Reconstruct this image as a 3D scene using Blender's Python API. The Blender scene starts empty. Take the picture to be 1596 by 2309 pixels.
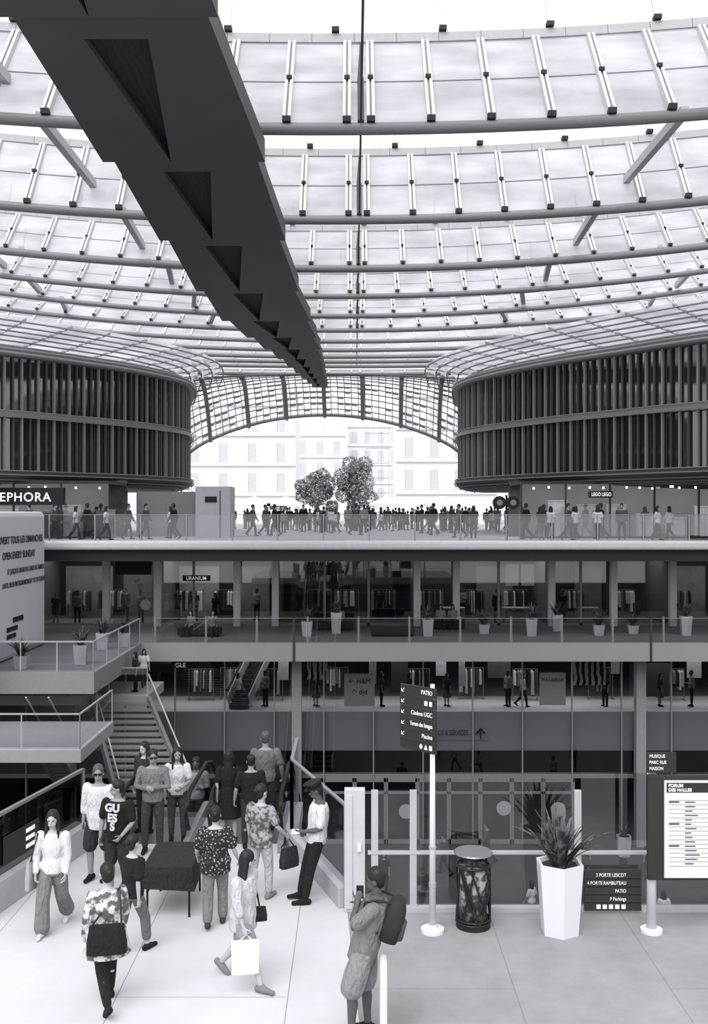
import bpy, math, random
from mathutils import Vector, Matrix
random.seed(7)
C=bpy.context; D=bpy.data
COL=C.scene.collection
def V(*a): return Vector(a)
def lin(s):
    s/=255.0
    return s/12.92 if s<=.04045 else ((s+.055)/1.055)**2.4
def G(s,t=1.0):
    v=lin(s); return (v*1.0,v*.985,v*1.035,1)
# ---------------------------------------------------------------- materials
MC={}
def newmat(n):
    m=D.materials.new(n); m.use_nodes=True; nt=m.node_tree; nt.nodes.clear()
    out=nt.nodes.new('ShaderNodeOutputMaterial'); return m,nt,out
def clothbump(nt,b,tc):
    N=nt.nodes;L=nt.links
    w=N.new('ShaderNodeTexNoise'); w.inputs['Scale'].default_value=9; w.inputs['Detail'].default_value=3; w.inputs['Distortion'].default_value=1.2
    mp=N.new('ShaderNodeMapping'); mp.inputs['Scale'].default_value=(1.3,1.3,.55); L.new(tc.outputs['Object'],mp.inputs[0]); L.new(mp.outputs[0],w.inputs['Vector'])
    bp=N.new('ShaderNodeBump'); bp.inputs['Strength'].default_value=.9; bp.inputs['Distance'].default_value=.06
    L.new(w.outputs['Fac'],bp.inputs['Height']); L.new(bp.outputs[0],b.inputs['Normal'])
def mat(n,s,rough=.7,metal=0,var=.12,scale=6,emit=0,spec=.3):
    if n in MC: return MC[n]
    m,nt,out=newmat(n); N=nt.nodes; L=nt.links
    b=N.new('ShaderNodeBsdfPrincipled'); b.inputs['Roughness'].default_value=rough; b.inputs['Metallic'].default_value=metal
    b.inputs['Specular IOR Level'].default_value=spec
    tc=N.new('ShaderNodeTexCoord'); no=N.new('ShaderNodeTexNoise'); no.inputs['Scale'].default_value=scale; no.inputs['Detail'].default_value=4
    L.new(tc.outputs['Object'],no.inputs['Vector'])
    mx=N.new('ShaderNodeMix'); mx.data_type='RGBA'
    a=G(s); mx.inputs[6].default_value=(a[0]*(1-var),a[1]*(1-var),a[2]*(1-var),1); mx.inputs[7].default_value=(min(1,a[0]*(1+var)),min(1,a[1]*(1+var)),min(1,a[2]*(1+var)),1)
    L.new(no.outputs['Fac'],mx.inputs[0]); L.new(mx.outputs[2],b.inputs['Base Color'])
    if n.startswith('cloth'): clothbump(nt,b,tc)
    if emit:
        b.inputs['Emission Color'].default_value=a; b.inputs['Emission Strength'].default_value=emit
    L.new(b.outputs[0],out.inputs[0]); MC[n]=m; return m
def glassm(n,tint=.85,gl=.1,rough=.02):
    if n in MC: return MC[n]
    m,nt,out=newmat(n); N=nt.nodes; L=nt.links
    t=N.new('ShaderNodeBsdfTransparent'); t.inputs[0].default_value=(tint,tint,tint*1.02,1)
    g=N.new('ShaderNodeBsdfGlossy'); g.inputs['Roughness'].default_value=rough; g.inputs[0].default_value=(.9,.9,.92,1)
    no=N.new('ShaderNodeTexNoise'); no.inputs['Scale'].default_value=1.5
    mp=N.new('ShaderNodeMapRange'); mp.inputs[3].default_value=gl*.7; mp.inputs[4].default_value=gl*1.3
    L.new(no.outputs['Fac'],mp.inputs[0])
    x=N.new('ShaderNodeMixShader'); L.new(mp.outputs[0],x.inputs[0])
    L.new(t.outputs[0],x.inputs[1]); L.new(g.outputs[0],x.inputs[2]); L.new(x.outputs[0],out.inputs[0]); MC[n]=m; return m
def pattern(n,s1,s2,scale=20,kind='vor',th=.4):
    if n in MC: return MC[n]
    m,nt,out=newmat(n); N=nt.nodes; L=nt.links
    b=N.new('ShaderNodeBsdfPrincipled'); b.inputs['Roughness'].default_value=.85
    tc=N.new('ShaderNodeTexCoord')
    if kind=='vor':
        v=N.new('ShaderNodeTexVoronoi'); v.inputs['Scale'].default_value=scale; o=v.outputs['Distance']
    elif kind=='wave':
        v=N.new('ShaderNodeTexWave'); v.inputs['Scale'].default_value=scale; v.inputs['Distortion'].default_value=6; o=v.outputs['Fac']
    else:
        v=N.new('ShaderNodeTexNoise'); v.inputs['Scale'].default_value=scale; v.inputs['Detail'].default_value=3; o=v.outputs['Fac']
    L.new(tc.outputs['Object'],v.inputs['Vector'])
    r=N.new('ShaderNodeValToRGB'); r.color_ramp.elements[0].position=th-.05; r.color_ramp.elements[1].position=th+.05
    r.color_ramp.elements[0].color=G(s1); r.color_ramp.elements[1].color=G(s2)
    if n.startswith('cloth'): clothbump(nt,b,tc)
    L.new(o,r.inputs[0]); L.new(r.outputs[0],b.inputs['Base Color']); L.new(b.outputs[0],out.inputs[0]); MC[n]=m; return m
def pavemat(n,s,w,h,joint=110,var=.07,off=0.0,ms=.008):
    m,nt,out=newmat(n); N=nt.nodes; L=nt.links
    b=N.new('ShaderNodeBsdfPrincipled'); b.inputs['Roughness'].default_value=.75; b.inputs['Specular IOR Level'].default_value=.2
    tc=N.new('ShaderNodeTexCoord'); mp=N.new('ShaderNodeMapping'); mp.inputs['Location'].default_value=(off,.6,0)
    mp.inputs['Rotation'].default_value=(0,0,math.pi/2)
    br=N.new('ShaderNodeTexBrick'); br.inputs['Scale'].default_value=1; br.inputs['Brick Width'].default_value=h; br.inputs['Row Height'].default_value=w
    br.inputs['Mortar Size'].default_value=ms; br.inputs['Mortar Smooth'].default_value=.1
    a=G(s); br.inputs['Color1'].default_value=a; br.inputs['Color2'].default_value=(a[0]*.96,a[1]*.96,a[2]*.96,1); br.inputs['Mortar'].default_value=G(joint)
    L.new(tc.outputs['Object'],mp.inputs[0]); L.new(mp.outputs[0],br.inputs['Vector'])
    no=N.new('ShaderNodeTexNoise'); no.inputs['Scale'].default_value=1.2; no.inputs['Detail'].default_value=10; no.inputs['Roughness'].default_value=.7; L.new(tc.outputs['Object'],no.inputs['Vector'])
    mr=N.new('ShaderNodeMapRange'); mr.inputs[1].default_value=.3; mr.inputs[2].default_value=.7; mr.inputs[3].default_value=1-var*1.5; mr.inputs[4].default_value=1+var*.6
    L.new(no.outputs['Fac'],mr.inputs[0])
    vm=N.new('ShaderNodeVectorMath'); vm.operation='SCALE'; L.new(br.outputs['Color'],vm.inputs[0]); L.new(mr.outputs[0],vm.inputs['Scale'])
    L.new(vm.outputs[0],b.inputs['Base Color']); L.new(b.outputs[0],out.inputs[0]); return m
def slatmat(n):
    m,nt,out=newmat(n); N=nt.nodes; L=nt.links
    tc=N.new('ShaderNodeTexCoord'); no=N.new('ShaderNodeTexNoise'); no.inputs['Scale'].default_value=.9; no.inputs['Detail'].default_value=8
    mp=N.new('ShaderNodeMapping'); mp.inputs['Scale'].default_value=(.6,1,1.4); L.new(tc.outputs['Object'],mp.inputs[0])
    L.new(mp.outputs[0],no.inputs['Vector'])
    r=N.new('ShaderNodeValToRGB'); r.color_ramp.elements[0].position=.3; r.color_ramp.elements[1].position=.68
    r.color_ramp.elements[0].color=(.60,.59,.62,1); r.color_ramp.elements[1].color=(.90,.89,.93,1)
    L.new(no.outputs['Fac'],r.inputs[0])
    t=N.new('ShaderNodeBsdfTranslucent'); d=N.new('ShaderNodeBsdfDiffuse'); p=N.new('ShaderNodeBsdfTransparent')
    L.new(r.outputs[0],t.inputs[0]); L.new(r.outputs[0],d.inputs[0]); L.new(r.outputs[0],p.inputs[0])
    x=N.new('ShaderNodeMixShader'); x.inputs[0].default_value=.3; L.new(t.outputs[0],x.inputs[1]); L.new(d.outputs[0],x.inputs[2])
    y=N.new('ShaderNodeMixShader'); y.inputs[0].default_value=.25; L.new(x.outputs[0],y.inputs[1]); L.new(p.outputs[0],y.inputs[2])
    L.new(y.outputs[0],out.inputs[0]); return m
GLASS=glassm('clear_glass',.86,.07); DGLASS=glassm('shop_glass',.72,.07); WGLASS=glassm('wing_glass',.4,.16,.05)
WHITE=mat('white_paint',208,.5,var=.04); BLACK=mat('black_matte',22,.6); STEEL=mat('brushed_steel',150,.35,.6); LSTEEL=mat('light_steel',172,.4,.1)
TXTD=mat('dark_lettering',30,.8); TXTW=mat('white_lettering',235,.6,emit=.3)
LAMP=mat('lamp_glow',255,.5,emit=3)
# ---------------------------------------------------------------- mesh helper
def wm(o):
    if o.parent: return wm(o.parent)@o.matrix_parent_inverse@o.matrix_basis
    return o.matrix_basis.copy()
def par(ch,p):
    ch.parent=p; ch.matrix_parent_inverse=wm(p).inverted(); return ch
def lab(o,label,cat=None,group=None,kind=None):
    if label: o['label']=label
    if cat: o['category']=cat
    if group: o['group']=group
    if kind: o['kind']=kind
    return o
def empty(name,loc,label,cat,group=None,kind=None):
    o=D.objects.new(name,None); o.location=loc; o.empty_display_size=.2; COL.objects.link(o); return lab(o,label,cat,group,kind)
class MB:
    def __init__(s): s.v=[];s.f=[];s.m=[]
    def add(s,vs,fs,mi=0):
        k=len(s.v); s.v+= [tuple(a) for a in vs]; s.f+=[tuple(i+k for i in f) for f in fs]; s.m+=[mi]*len(fs); return s
    def box(s,x0,x1,y0,y1,z0,z1,mi=0):
        return s.add([(x0,y0,z0),(x1,y0,z0),(x1,y1,z0),(x0,y1,z0),(x0,y0,z1),(x1,y0,z1),(x1,y1,z1),(x0,y1,z1)],
         [(0,3,2,1),(4,5,6,7),(0,1,5,4),(1,2,6,5),(2,3,7,6),(3,0,4,7)],mi)
    def bar(s,a,b,w,h,mi=0,up=V(0,0,1)):
        a=V(*a);b=V(*b);d=(b-a).normalized(); sd=d.cross(up)
        if sd.length<1e-4: sd=V(1,0,0)
        sd.normalize(); u=sd.cross(d); vs=[]
        for p in (a,b):
            for q,r in ((-1,-1),(1,-1),(1,1),(-1,1)): vs.append(p+sd*q*w/2+u*r*h/2)
        return s.add(vs,[(0,1,2,3),(7,6,5,4),(0,4,5,1),(1,5,6,2),(2,6,7,3),(3,7,4,0)],mi)
    def prism(s,poly,z0,z1,mi=0):
        n=len(poly); vs=[(x,y,z0) for x,y in poly]+[(x,y,z1) for x,y in poly]
        fs=[tuple(range(n))[::-1],tuple(range(n,2*n))]+[(i,(i+1)%n,n+(i+1)%n,n+i) for i in range(n)]
        return s.add(vs,fs,mi)
    def tube(s,pts,r,seg=8,mi=0,rz=None):
        pts=[V(*p) for p in pts]; n=len(pts); vs=[];fs=[]
        up=V(0,0,1)
        for i,p in enumerate(pts):
            d=(pts[min(i+1,n-1)]-pts[max(i-1,0)]).normalized()
            sd=d.cross(up)
            if sd.length<.05: sd=d.cross(V(0,1,0))
            sd.normalize(); u=sd.cross(d); rr=r[i] if isinstance(r,(list,tuple)) else r
            for k in range(seg):
                a=2*math.pi*k/seg; vs.append(p+sd*math.cos(a)*rr+u*math.sin(a)*rr)
        for i in range(n-1):
            for k in range(seg):
                k2=(k+1)%seg; fs.append((i*seg+k,i*seg+k2,(i+1)*seg+k2,(i+1)*seg+k))
        fs.append(tuple(range(seg))[::-1]); fs.append(tuple(range((n-1)*seg,n*seg)))
        return s.add(vs,fs,mi)
    def cyl(s,x,y,z0,z1,r,seg=24,mi=0,r2=None):
        r2=r if r2 is None else r2; vs=[]
        for z,q in ((z0,r),(z1,r2)):
            for k in range(seg):
                a=2*math.pi*k/seg; vs.append((x+q*math.cos(a),y+q*math.sin(a),z))
        fs=[(k,(k+1)%seg,seg+(k+1)%seg,seg+k) for k in range(seg)]+[tuple(range(seg))[::-1],tuple(range(seg,2*seg))]
        return s.add(vs,fs,mi)
    def quad(s,a,b,c,d,mi=0): return s.add([a,b,c,d],[(0,1,2,3)],mi)
    def obj(s,name,mats,parent=None,label=None,cat=None,group=None,kind=None,org=None,smooth=False,bev=0):
        if not isinstance(mats,(list,tuple)): mats=[mats]
        if org is None:
            xs=[v[0] for v in s.v];ys=[v[1] for v in s.v];zs=[v[2] for v in s.v]
            org=((min(xs)+max(xs))/2,(min(ys)+max(ys))/2,min(zs))
        me=D.meshes.new(name); me.from_pydata([(v[0]-org[0],v[1]-org[1],v[2]-org[2]) for v in s.v],[],s.f)
        for m in mats: me.materials.append(m)
        for p,mi in zip(me.polygons,s.m): p.material_index=mi; p.use_smooth=smooth
        o=D.objects.new(name,me); o.location=org; COL.objects.link(o)
        if bev:
            b=o.modifiers.new('bevel','BEVEL'); b.width=bev; b.segments=2; b.limit_method='ANGLE'
        if parent: par(o,parent)
        return lab(o,label,cat,group,kind)
TEXTS=[]
def text(t,loc,cap,m,parent,rot=(math.pi/2,0,0),align='LEFT',name='lettering',ext=.004,sp=1.0,xs=1.0,bold=0):
    cu=D.curves.new(name,'FONT'); cu.body=t; cu.size=cap/.7; cu.align_x=align; cu.extrude=ext; cu.space_character=sp; cu.offset=bold
    cu.materials.append(m); o=D.objects.new('font',cu); o.location=loc; o.rotation_euler=rot; o.scale=(xs,1,1); COL.objects.link(o)
    TEXTS.append((o,parent)); return o
def flush_texts():
    dg=C.evaluated_depsgraph_get()
    for o,p in TEXTS:
        me=D.meshes.new_from_object(o.evaluated_get(dg)); n=D.objects.new('lettering',me); n.location=o.location; n.rotation_euler=o.rotation_euler; n.scale=o.scale; COL.objects.link(n)
        if p: par(n,p)
    for o,p in TEXTS: D.objects.remove(o)
# ---------------------------------------------------------------- people
class Blob:
    def __init__(s): s.v=[];s.f=[]
    def loft(s,rings):
        k=len(s.v); n=len(rings[0])
        for r in rings: s.v+= [tuple(p) for p in r]
        for i in range(len(rings)-1):
            for j in range(n):
                j2=(j+1)%n; s.f.append((k+i*n+j,k+i*n+j2,k+(i+1)*n+j2,k+(i+1)*n+j))
        s.f.append(tuple(k+j for j in range(n))[::-1]); m=len(rings)-1
        s.f.append(tuple(k+m*n+j for j in range(n)))
    def er(s,c,U,W,ru,rv,n=14):
        return [c+U*(ru*math.cos(2*math.pi*k/n))+W*(rv*math.sin(2*math.pi*k/n)) for k in range(n)]
    def limb(s,pts,rs,n=10,flat=1.0,ref=None):
        pts=[V(*p) for p in pts]; P=[];R=[]
        d0=(pts[0]-pts[1]).normalized(); d1=(pts[-1]-pts[-2]).normalized()
        P+=[pts[0]+d0*rs[0]*.95,pts[0]+d0*rs[0]*.6]; R+=[rs[0]*.25,rs[0]*.8]
        P+=pts; R+=list(rs)
        P+=[pts[-1]+d1*rs[-1]*.6,pts[-1]+d1*rs[-1]*.95]; R+=[rs[-1]*.8,rs[-1]*.25]
        rings=[]; ref=ref or V(0,1,.02)
        for i,p in enumerate(P):
            d=(P[min(i+1,len(P)-1)]-P[max(i-1,0)]).normalized(); U=d.cross(ref)
            if U.length<.1: U=d.cross(V(1,0,0))
            U.normalize(); W=U.cross(d); rings.append(s.er(p,U,W,R[i],R[i]*flat,n))
        s.loft(rings)
    def ell(s,c,r,R=None,n=12):
        R=R or Matrix.Identity(3); rings=[]
        for i in range(1,9):
            th=math.pi*i/9; z=-math.cos(th); q=math.sin(th)
            rings.append([V(*c)+R@V(r[0]*q*math.cos(2*math.pi*k/n),r[1]*q*math.sin(2*math.pi*k/n),r[2]*z) for k in range(n)])
        s.loft(rings)
    def mesh(s,voxel,sm=2):
        me=D.meshes.new('tmp'); me.from_pydata(s.v,[],s.f); ob=D.objects.new('tmp',me); COL.objects.link(ob)
        m=ob.modifiers.new('r','REMESH'); m.mode='VOXEL'; m.voxel_size=voxel; m.use_smooth_shade=True
        if sm:
            m2=ob.modifiers.new('s','SMOOTH'); m2.factor=.5; m2.iterations=sm
        dg=C.evaluated_depsgraph_get(); r=D.meshes.new_from_object(ob.evaluated_get(dg)); D.objects.remove(ob); D.meshes.remove(me)
        for p in r.polygons: p.use_smooth=True
        return r
SKIN=mat('skin_light',165,.6,var=.06,scale=15); SKIN2=mat('skin_tan',135,.6,var=.06,scale=15); SKIN3=mat('skin_deep',78,.55,var=.08,scale=15)
HAIRD=mat('hair_dark',26,.5,var=.4,scale=40); HAIRG=mat('hair_mid',70,.5,var=.3,scale=40)
STAND=dict(tl=(.06,0,-1),sl=(0,-.02,-1),tr=(.06,0,-1),sr=(0,-.02,-1),al=(.16,-.05,-1),fl=(.02,.18,-1),ar=(.16,-.05,-1),fr=(.02,.18,-1),sp=(0,0,1),hd=(0,.08,1),pl=0,pr=0)
WALK=dict(STAND,tr=(.02,.42,-1),sr=(0,.10,-1),tl=(.02,-.25,-1),sl=(0,-.72,-.85),al=(.14,.3,-1),fl=(0,.6,-1),ar=(.14,-.3,-1),fr=(0,.05,-1),pl=-35)
def person(loc,rot,H,pose,label,top=None,bottom=None,shoes=None,hair=None,skin=SKIN,fem=False,vox=.008,face=True,sung=False,group=None,cap=None,curl=25):
    k=H/1.75; P={}
    hip=V(0,0,.92); sp=V(*pose['sp']).normalized(); hd=V(*pose['hd']).normalized()
    tw=math.radians(pose.get('tw',0)); R=V(math.cos(tw),math.sin(tw),0); R=(R-sp*R.dot(sp)).normalized(); F=sp.cross(R); 
    if F.y<0: F=-F
    sh=.175 if fem else .195; nb=hip+sp*.53; hc=nb+hd*.155+V(0,.01,0)
    for sd,sg in (('l',-1),('r',1)):
        P['hip'+sd]=hip+V(sg*.088,0,-.02)
        t=V(*pose['t'+sd]);t.x*=sg; P['kn'+sd]=P['hip'+sd]+t.normalized()*.42
        t=V(*pose['s'+sd]);t.x*=sg; P['an'+sd]=P['kn'+sd]+t.normalized()*.40
        P['sh'+sd]=hip+sp*.455+R*(sg*sh)
        t=V(*pose['a'+sd]); t=R*(t.x*sg)+V(0,t.y,t.z); P['el'+sd]=P['sh'+sd]+t.normalized()*.28
        t=V(*pose['f'+sd]); t=R*(t.x*sg)+V(0,t.y,t.z); P['fd'+sd]=t.normalized(); P['wr'+sd]=P['el'+sd]+t.normalized()*.245
    dz=.085-min(P['anl'].z,P['anr'].z); off=V(0,0,dz)
    hip+=off; nb+=off; hc+=off
    for q in P:
        if q[:2] in('hi','kn','an','sh','el','wr'): P[q]=P[q]+off
    yaw=math.radians(pose.get('yaw',0)); hf=V(-math.sin(yaw),math.cos(yaw),0); hf=(hf-hd*hf.dot(hd)).normalized(); hr=hf.cross(hd).normalized(); HR=Matrix((hr,hf,hd)).transposed()
    if fem: T=[(-.09,.10,.09),(-.04,.16,.12),(.03,.172,.125),(.15,.125,.098),(.30,.145,.118),(.42,.15,.10),(.485,.12,.08),(.53,.05,.05)]
    else: T=[(-.09,.10,.09),(-.04,.15,.115),(.03,.162,.12),(.15,.148,.108),(.30,.168,.122),(.42,.182,.112),(.485,.14,.085),(.53,.06,.06)]
    sc=pose.get('fat',1.0)
    def torso(B,t0,t1,o,fl=0):
        rr=[]
        def at(t):
            for a,b in zip(T,T[1:]):
                if a[0]<=t<=b[0]:
                    w=(t-a[0])/(b[0]-a[0]); return (a[1]+(b[1]-a[1])*w,a[2]+(b[2]-a[2])*w)
            return T[0][1:] if t<T[0][0] else T[-1][1:]
        ts=[t0]+[a[0] for a in T if t0<a[0]<t1]+[t1]
        for t in ts:
            ru,rv=at(max(t,-.04) if o>0 else t); e=fl*max(0,.15-t)
            rr.append(B.er(hip+sp*t,R,F,ru*sc+o+e,rv*sc+o+e))
        B.loft(rr)
    B=Blob(); torso(B,-.09,.53,0)
    B.limb([nb-sp*.04,hc-hd*.03],[.055 if not fem else .048]*2)
    B.ell(hc+hd*.02-hf*.008,(.076,.094,.108),HR); B.ell(hc-hd*.055+hf*.03,(.056,.06,.062),HR)
    B.ell(hc+hf*.098-hd*.018,(.012,.018,.022),HR); B.ell(hc+hf*.086-hd*.062,(.022,.012,.012),HR)
    for sg in (-1,1): B.ell(hc+hr*sg*.078-hd*.01,(.01,.02,.032),HR,8)
    for sd,sg in (('l',-1),('r',1)):
        kn=P['kn'+sd];an=P['an'+sd];h=P['hip'+sd]
        cf=kn.lerp(an,.32)-V(0,.012,0)
        B.limb([h,h.lerp(kn,.4),kn,cf,kn.lerp(an,.7),an],[.088,.078,.055,.056,.042,.036])
        s_=P['sh'+sd];e=P['el'+sd];w=P['wr'+sd]
        u=1.0 if not fem else .86
        B.limb([s_,s_.lerp(e,.4),e,e.lerp(w,.3),w],[.055*u,.048*u,.038*u,.039*u,.026*u])
        pt=math.radians(pose.get('p'+sd,0)); fdir=V(0,math.cos(pt),math.sin(pt)); dn=V(0,math.sin(pt),-math.cos(pt))
        P['fdir'+sd]=fdir;P['dn'+sd]=dn
        B.limb([an+dn*.05-fdir*.045,an+dn*.045+fdir*.05,an+dn*.057+fdir*.15],[.036,.04,.026])
        d=P['fd'+sd]; d=V(*pose['h'+sd]).normalized() if 'h'+sd in pose else d
        if 'h'+sd in pose: d=V(d.x*sg,d.y,d.z)
        inw=V(-sg,0,0); n=(inw-d*inw.dot(d))
        if n.length<.3: n=V(0,-.3,1); n=n-d*n.dot(d)
        n.normalize(); side=d.cross(n).normalized()
        if side.y<0: side=-side
        P['hand'+sd]=w+d*.1+n*.02
        if vox<.015:
            B.limb([w,w+d*.045,w+d*.085],[.026,.036,.034],flat=.45,ref=n)
            for i,(o_,l) in enumerate(((.028,.075),(.0095,.084),(-.0095,.079),(-.028,.062))):
                p=w+d*.08+side*o_; q=[p]; ang=0
                for j,fr in enumerate((.45,.3,.25)):
                    ang+=math.radians(curl*(1+.12*i)); q.append(q[-1]+(d*math.cos(ang)+n*math.sin(ang))*l*fr+side*o_*.05)
                B.limb(q,[.0095,.009,.0085,.0075],n=6)
            p=w+d*.03+side*.026; B.limb([p,p+(d*.6+side*.7+n*.25)*.04,p+(d*.9+side*.75+n*.45)*.065],[.012,.0105,.008],n=6)
        else: B.limb([w,w+d*.08,w+d*.15],[.026,.036,.024])
    def scl(me):
        me.transform(Matrix.Scale(k,4)); return me
    me=scl(B.mesh(vox,1)); me.materials.append(skin)
    ob=D.objects.new('person',me); ob.location=loc; ob.rotation_euler=(0,0,math.radians(rot)); COL.objects.link(ob); lab(ob,label,'person',group)
    MW=wm(ob)
    def child(name,Bb,m,vx=None,sm=2):
        cm=scl(Bb.mesh(vx or max(vox,.011),sm)); cm.materials.append(m); c=D.objects.new(name,cm); COL.objects.link(c); c.parent=ob; return c
    if bottom:
        b=Blob(); kd=bottom.get('kind','trousers'); L_=bottom.get('len',1.0); fl=bottom.get('flare',0)
        torso(b,-.09,.13,.010)
        if kd=='skirt':
            z1=bottom.get('z',.45); rr=[]
            for t in (0,.3,.6,1):
                c=V(hip.x,hip.y,hip.z-.02-(hip.z-z1)*t)
                rr.append(b.er(c,V(1,0,0),V(0,1,0),.185+.06*t+fl,.14+.08*t+fl))
            b.loft(rr)
        else:
            for sd in 'lr':
                h=P['hip'+sd];kn=P['kn'+sd];an=P['an'+sd]
                if L_>=1: b.limb([h,h.lerp(kn,.4),kn,kn.lerp(an,.5),kn.lerp(an,.9*min(L_,1.08))],[.102,.094+fl*.4,.070+fl*.7,.064+fl,.054+fl*1.5])
                elif L_>.5: b.limb([h,kn,kn.lerp(an,(L_-.5)*2)],[.102,.078+fl,.07+fl])
                else: b.limb([h,h.lerp(kn,.5),h.lerp(kn,min(.93,L_*2))],[.106,.105+fl,.10+fl])
        child(kd,b,bottom['mat'])
    if top:
        b=Blob(); o=top.get('loose',.02); torso(b,-.06-top.get('hem',0),.495,o,top.get('fl',0))
        sl=top.get('sleeve','short')
        for sd in 'lr':
            s_=P['sh'+sd];e=P['el'+sd];w=P['wr'+sd]
            if sl=='short': b.limb([s_,s_.lerp(e,.72)],[.062+o*.4,.058+o*.6])
            elif sl=='long': b.limb([s_,e,w.lerp(e,.08)],[.062+o*.4,.05+o*.5,.036+o*.5])
            elif sl=='roll': b.limb([s_,e,e.lerp(w,.35)],[.062+o*.4,.052+o*.5,.046+o*.5])
        child('shirt' if not top.get('name') else top['name'],b,top['mat'])
    if shoes:
        for sd in 'lr':
            b=Blob(); an=P['an'+sd];f=P['fdir'+sd];dn=P['dn'+sd]
            b.limb([an+dn*.044-f*.05,an+dn*.042+f*.05,an+dn*.052+f*.165],[.044,.048,.034]); b.limb([an-dn*.0,an+dn*.04],[.042,.046])
            child('shoe',b,shoes)
    if hair:
        b=Blob(); kd=hair[0]
        b.ell(hc+hd*.04-hf*.018,(.086,.098,.102),HR)
        if kd in('long','bob'):
            b.ell(hc-hd*.01-hf*.045,(.088,.07,.11),HR)
            Lg=.42 if kd=='long' else .16
            b.loft([b.er(hc+hd*.03-hf*.04,hr,hf,.085,.06),b.er(hc-V(0,0,.12)-hf*.06,hr,hf,.09,.05),b.er(hc-V(0,0,.12+Lg*.5)-hf*.075,hr,hf,.10,.045),b.er(hc-V(0,0,.12+Lg)-hf*.08,hr,hf,.06,.03)])
            if kd=='long':
                for sg in(-1,1): b.limb([hc+hr*sg*.08+hd*.03,hc+hr*sg*.085-V(0,0,.1),hc+hr*sg*.09+hf*.05-V(0,0,.25)],[.022,.026,.02])
        if kd=='bun': b.ell(hc+hd*.03-hf*.12,(.045,.04,.045),HR); b.ell(hc-hd*.02-hf*.05,(.078,.055,.085),HR)
        if kd=='short': b.ell(hc-hd*.0-hf*.045,(.08,.06,.085),HR)
        c=child('hair',b,hair[1],sm=1)
    if face:
        for sg in(-1,1):
            e=MB(); bb=Blob(); bb.ell((hc+hf*.086+hr*sg*.031+hd*.006)*k,(.012*k,.008*k,.007*k),HR,8); e.v=bb.v;e.f=bb.f;e.m=[0]*len(bb.f)
            o=e.obj('eye',BLACK,org=(0,0,0)); o.parent=ob
        e=MB(); bb=Blob(); bb.ell((hc+hf*.097-hd*.062)*k,(.022*k,.006*k,.006*k),HR,8); e.v=bb.v;e.f=bb.f;e.m=[0]*len(bb.f)
        o=e.obj('mouth',mat('lips',95),org=(0,0,0)); o.parent=ob
    if sung:
        bb=Blob()
        for sg in(-1,1): bb.ell((hc+hf*.098+hr*sg*.034+hd*.006)*k,(.03*k,.007*k,.021*k),HR,8); bb.limb([(hc+hf*.095+hr*sg*.06+hd*.01)*k,(hc+hr*sg*.086+hd*.01)*k],[.005,.005],n=6)
        bb.limb([(hc+hf*.1-hr*.03+hd*.012)*k,(hc+hf*.1+hr*.03+hd*.012)*k],[.005,.005],n=6)
        e=MB(); e.v=bb.v;e.f=bb.f;e.m=[0]*len(bb.f); o=e.obj('sunglasses',BLACK,org=(0,0,0)); o.parent=ob
    if cap:
        bb=Blob(); bb.loft([bb.er(hc+hd*.055,hr,hf,.092,.108),bb.er(hc+hd*.09,hr,hf,.095,.112),bb.er(hc+hd*.13+hf*.02,hr,hf,.125,.14),bb.er(hc+hd*.145+hf*.01,hr,hf,.10,.11)])
        bb.loft([bb.er(hc+hd*.06+hf*.08,hr,hf,.07,.08),bb.er(hc+hd*.05+hf*.085,hr,hf,.07,.08)])
        e=MB(); e.v=[tuple(c_*k for c_ in v) for v in bb.v];e.f=bb.f;e.m=[0]*len(bb.f); o=e.obj('cap',BLACK,org=(0,0,0),smooth=True); o.parent=ob
    J={q:MW@(P[q]*k) for q in P if q[:2] in('sh','el','wr','ha','hi','kn','an')}
    J['hip']=MW@(hip*k); J['head']=MW@(hc*k); J['chest']=MW@((hip+sp*.34)*k); J['back']=MW@((hip+sp*.36-F*.13)*k); J['front']=MW@((hip+sp*.36+F*.15)*k)
    J['R']=(MW.to_3x3()@R); J['F']=(MW.to_3x3()@F); J['sp']=(MW.to_3x3()@sp); J['ob']=ob
    return J
def bagmesh(name,c,w,h,d,m,label,rotz=0,strap=None,taper=.85,sm=mat('strap_dark',30)):
    b=Blob(); R=Matrix.Rotation(math.radians(rotz),3,'Z'); U=R@V(1,0,0);W=R@V(0,1,0); c=V(*c); rr=[]
    def rr_(cc,a,e):
        out=[]
        for i in range(16):
            t=2*math.pi*i/16; x=math.copysign(abs(math.cos(t))**.5,math.cos(t));y=math.copysign(abs(math.sin(t))**.5,math.sin(t)); out.append(cc+U*x*a+W*y*e)
        return out
    for z,q,e in ((-.5,.92,.8),(-.47,1,1),(-.1,1,1.1),(.3,taper+.05,.8),(.5,taper,.45)): rr.append(rr_(c+V(0,0,z*h),w/2*q,d/2*e))
    b.loft(rr); e=MB(); e.v=b.v;e.f=b.f;e.m=[0]*len(b.f); o=e.obj(name,m,label=label,cat='bag',org=tuple(c))
    if strap:
        t=MB().tube(strap,.012,6); t.obj('strap',sm,parent=o)
    return o
TR=lambda m,**k: dict(kind='trousers',mat=m,**k)
w_shirt=mat('cloth_white',200,.85,var=.05); g_cl=mat('cloth_grey',128,.9); dk=mat('cloth_black',25,.9); dk2=mat('cloth_charcoal',44,.9); khaki=mat('cloth_khaki',112,.9)
floral=pattern('cloth_floral',150,28,26,'vor',.32); tie=pattern('cloth_mottled',80,150,16,'noise',.5); cardi=pattern('cloth_patch',90,200,11,'noise',.5)
J={}
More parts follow.
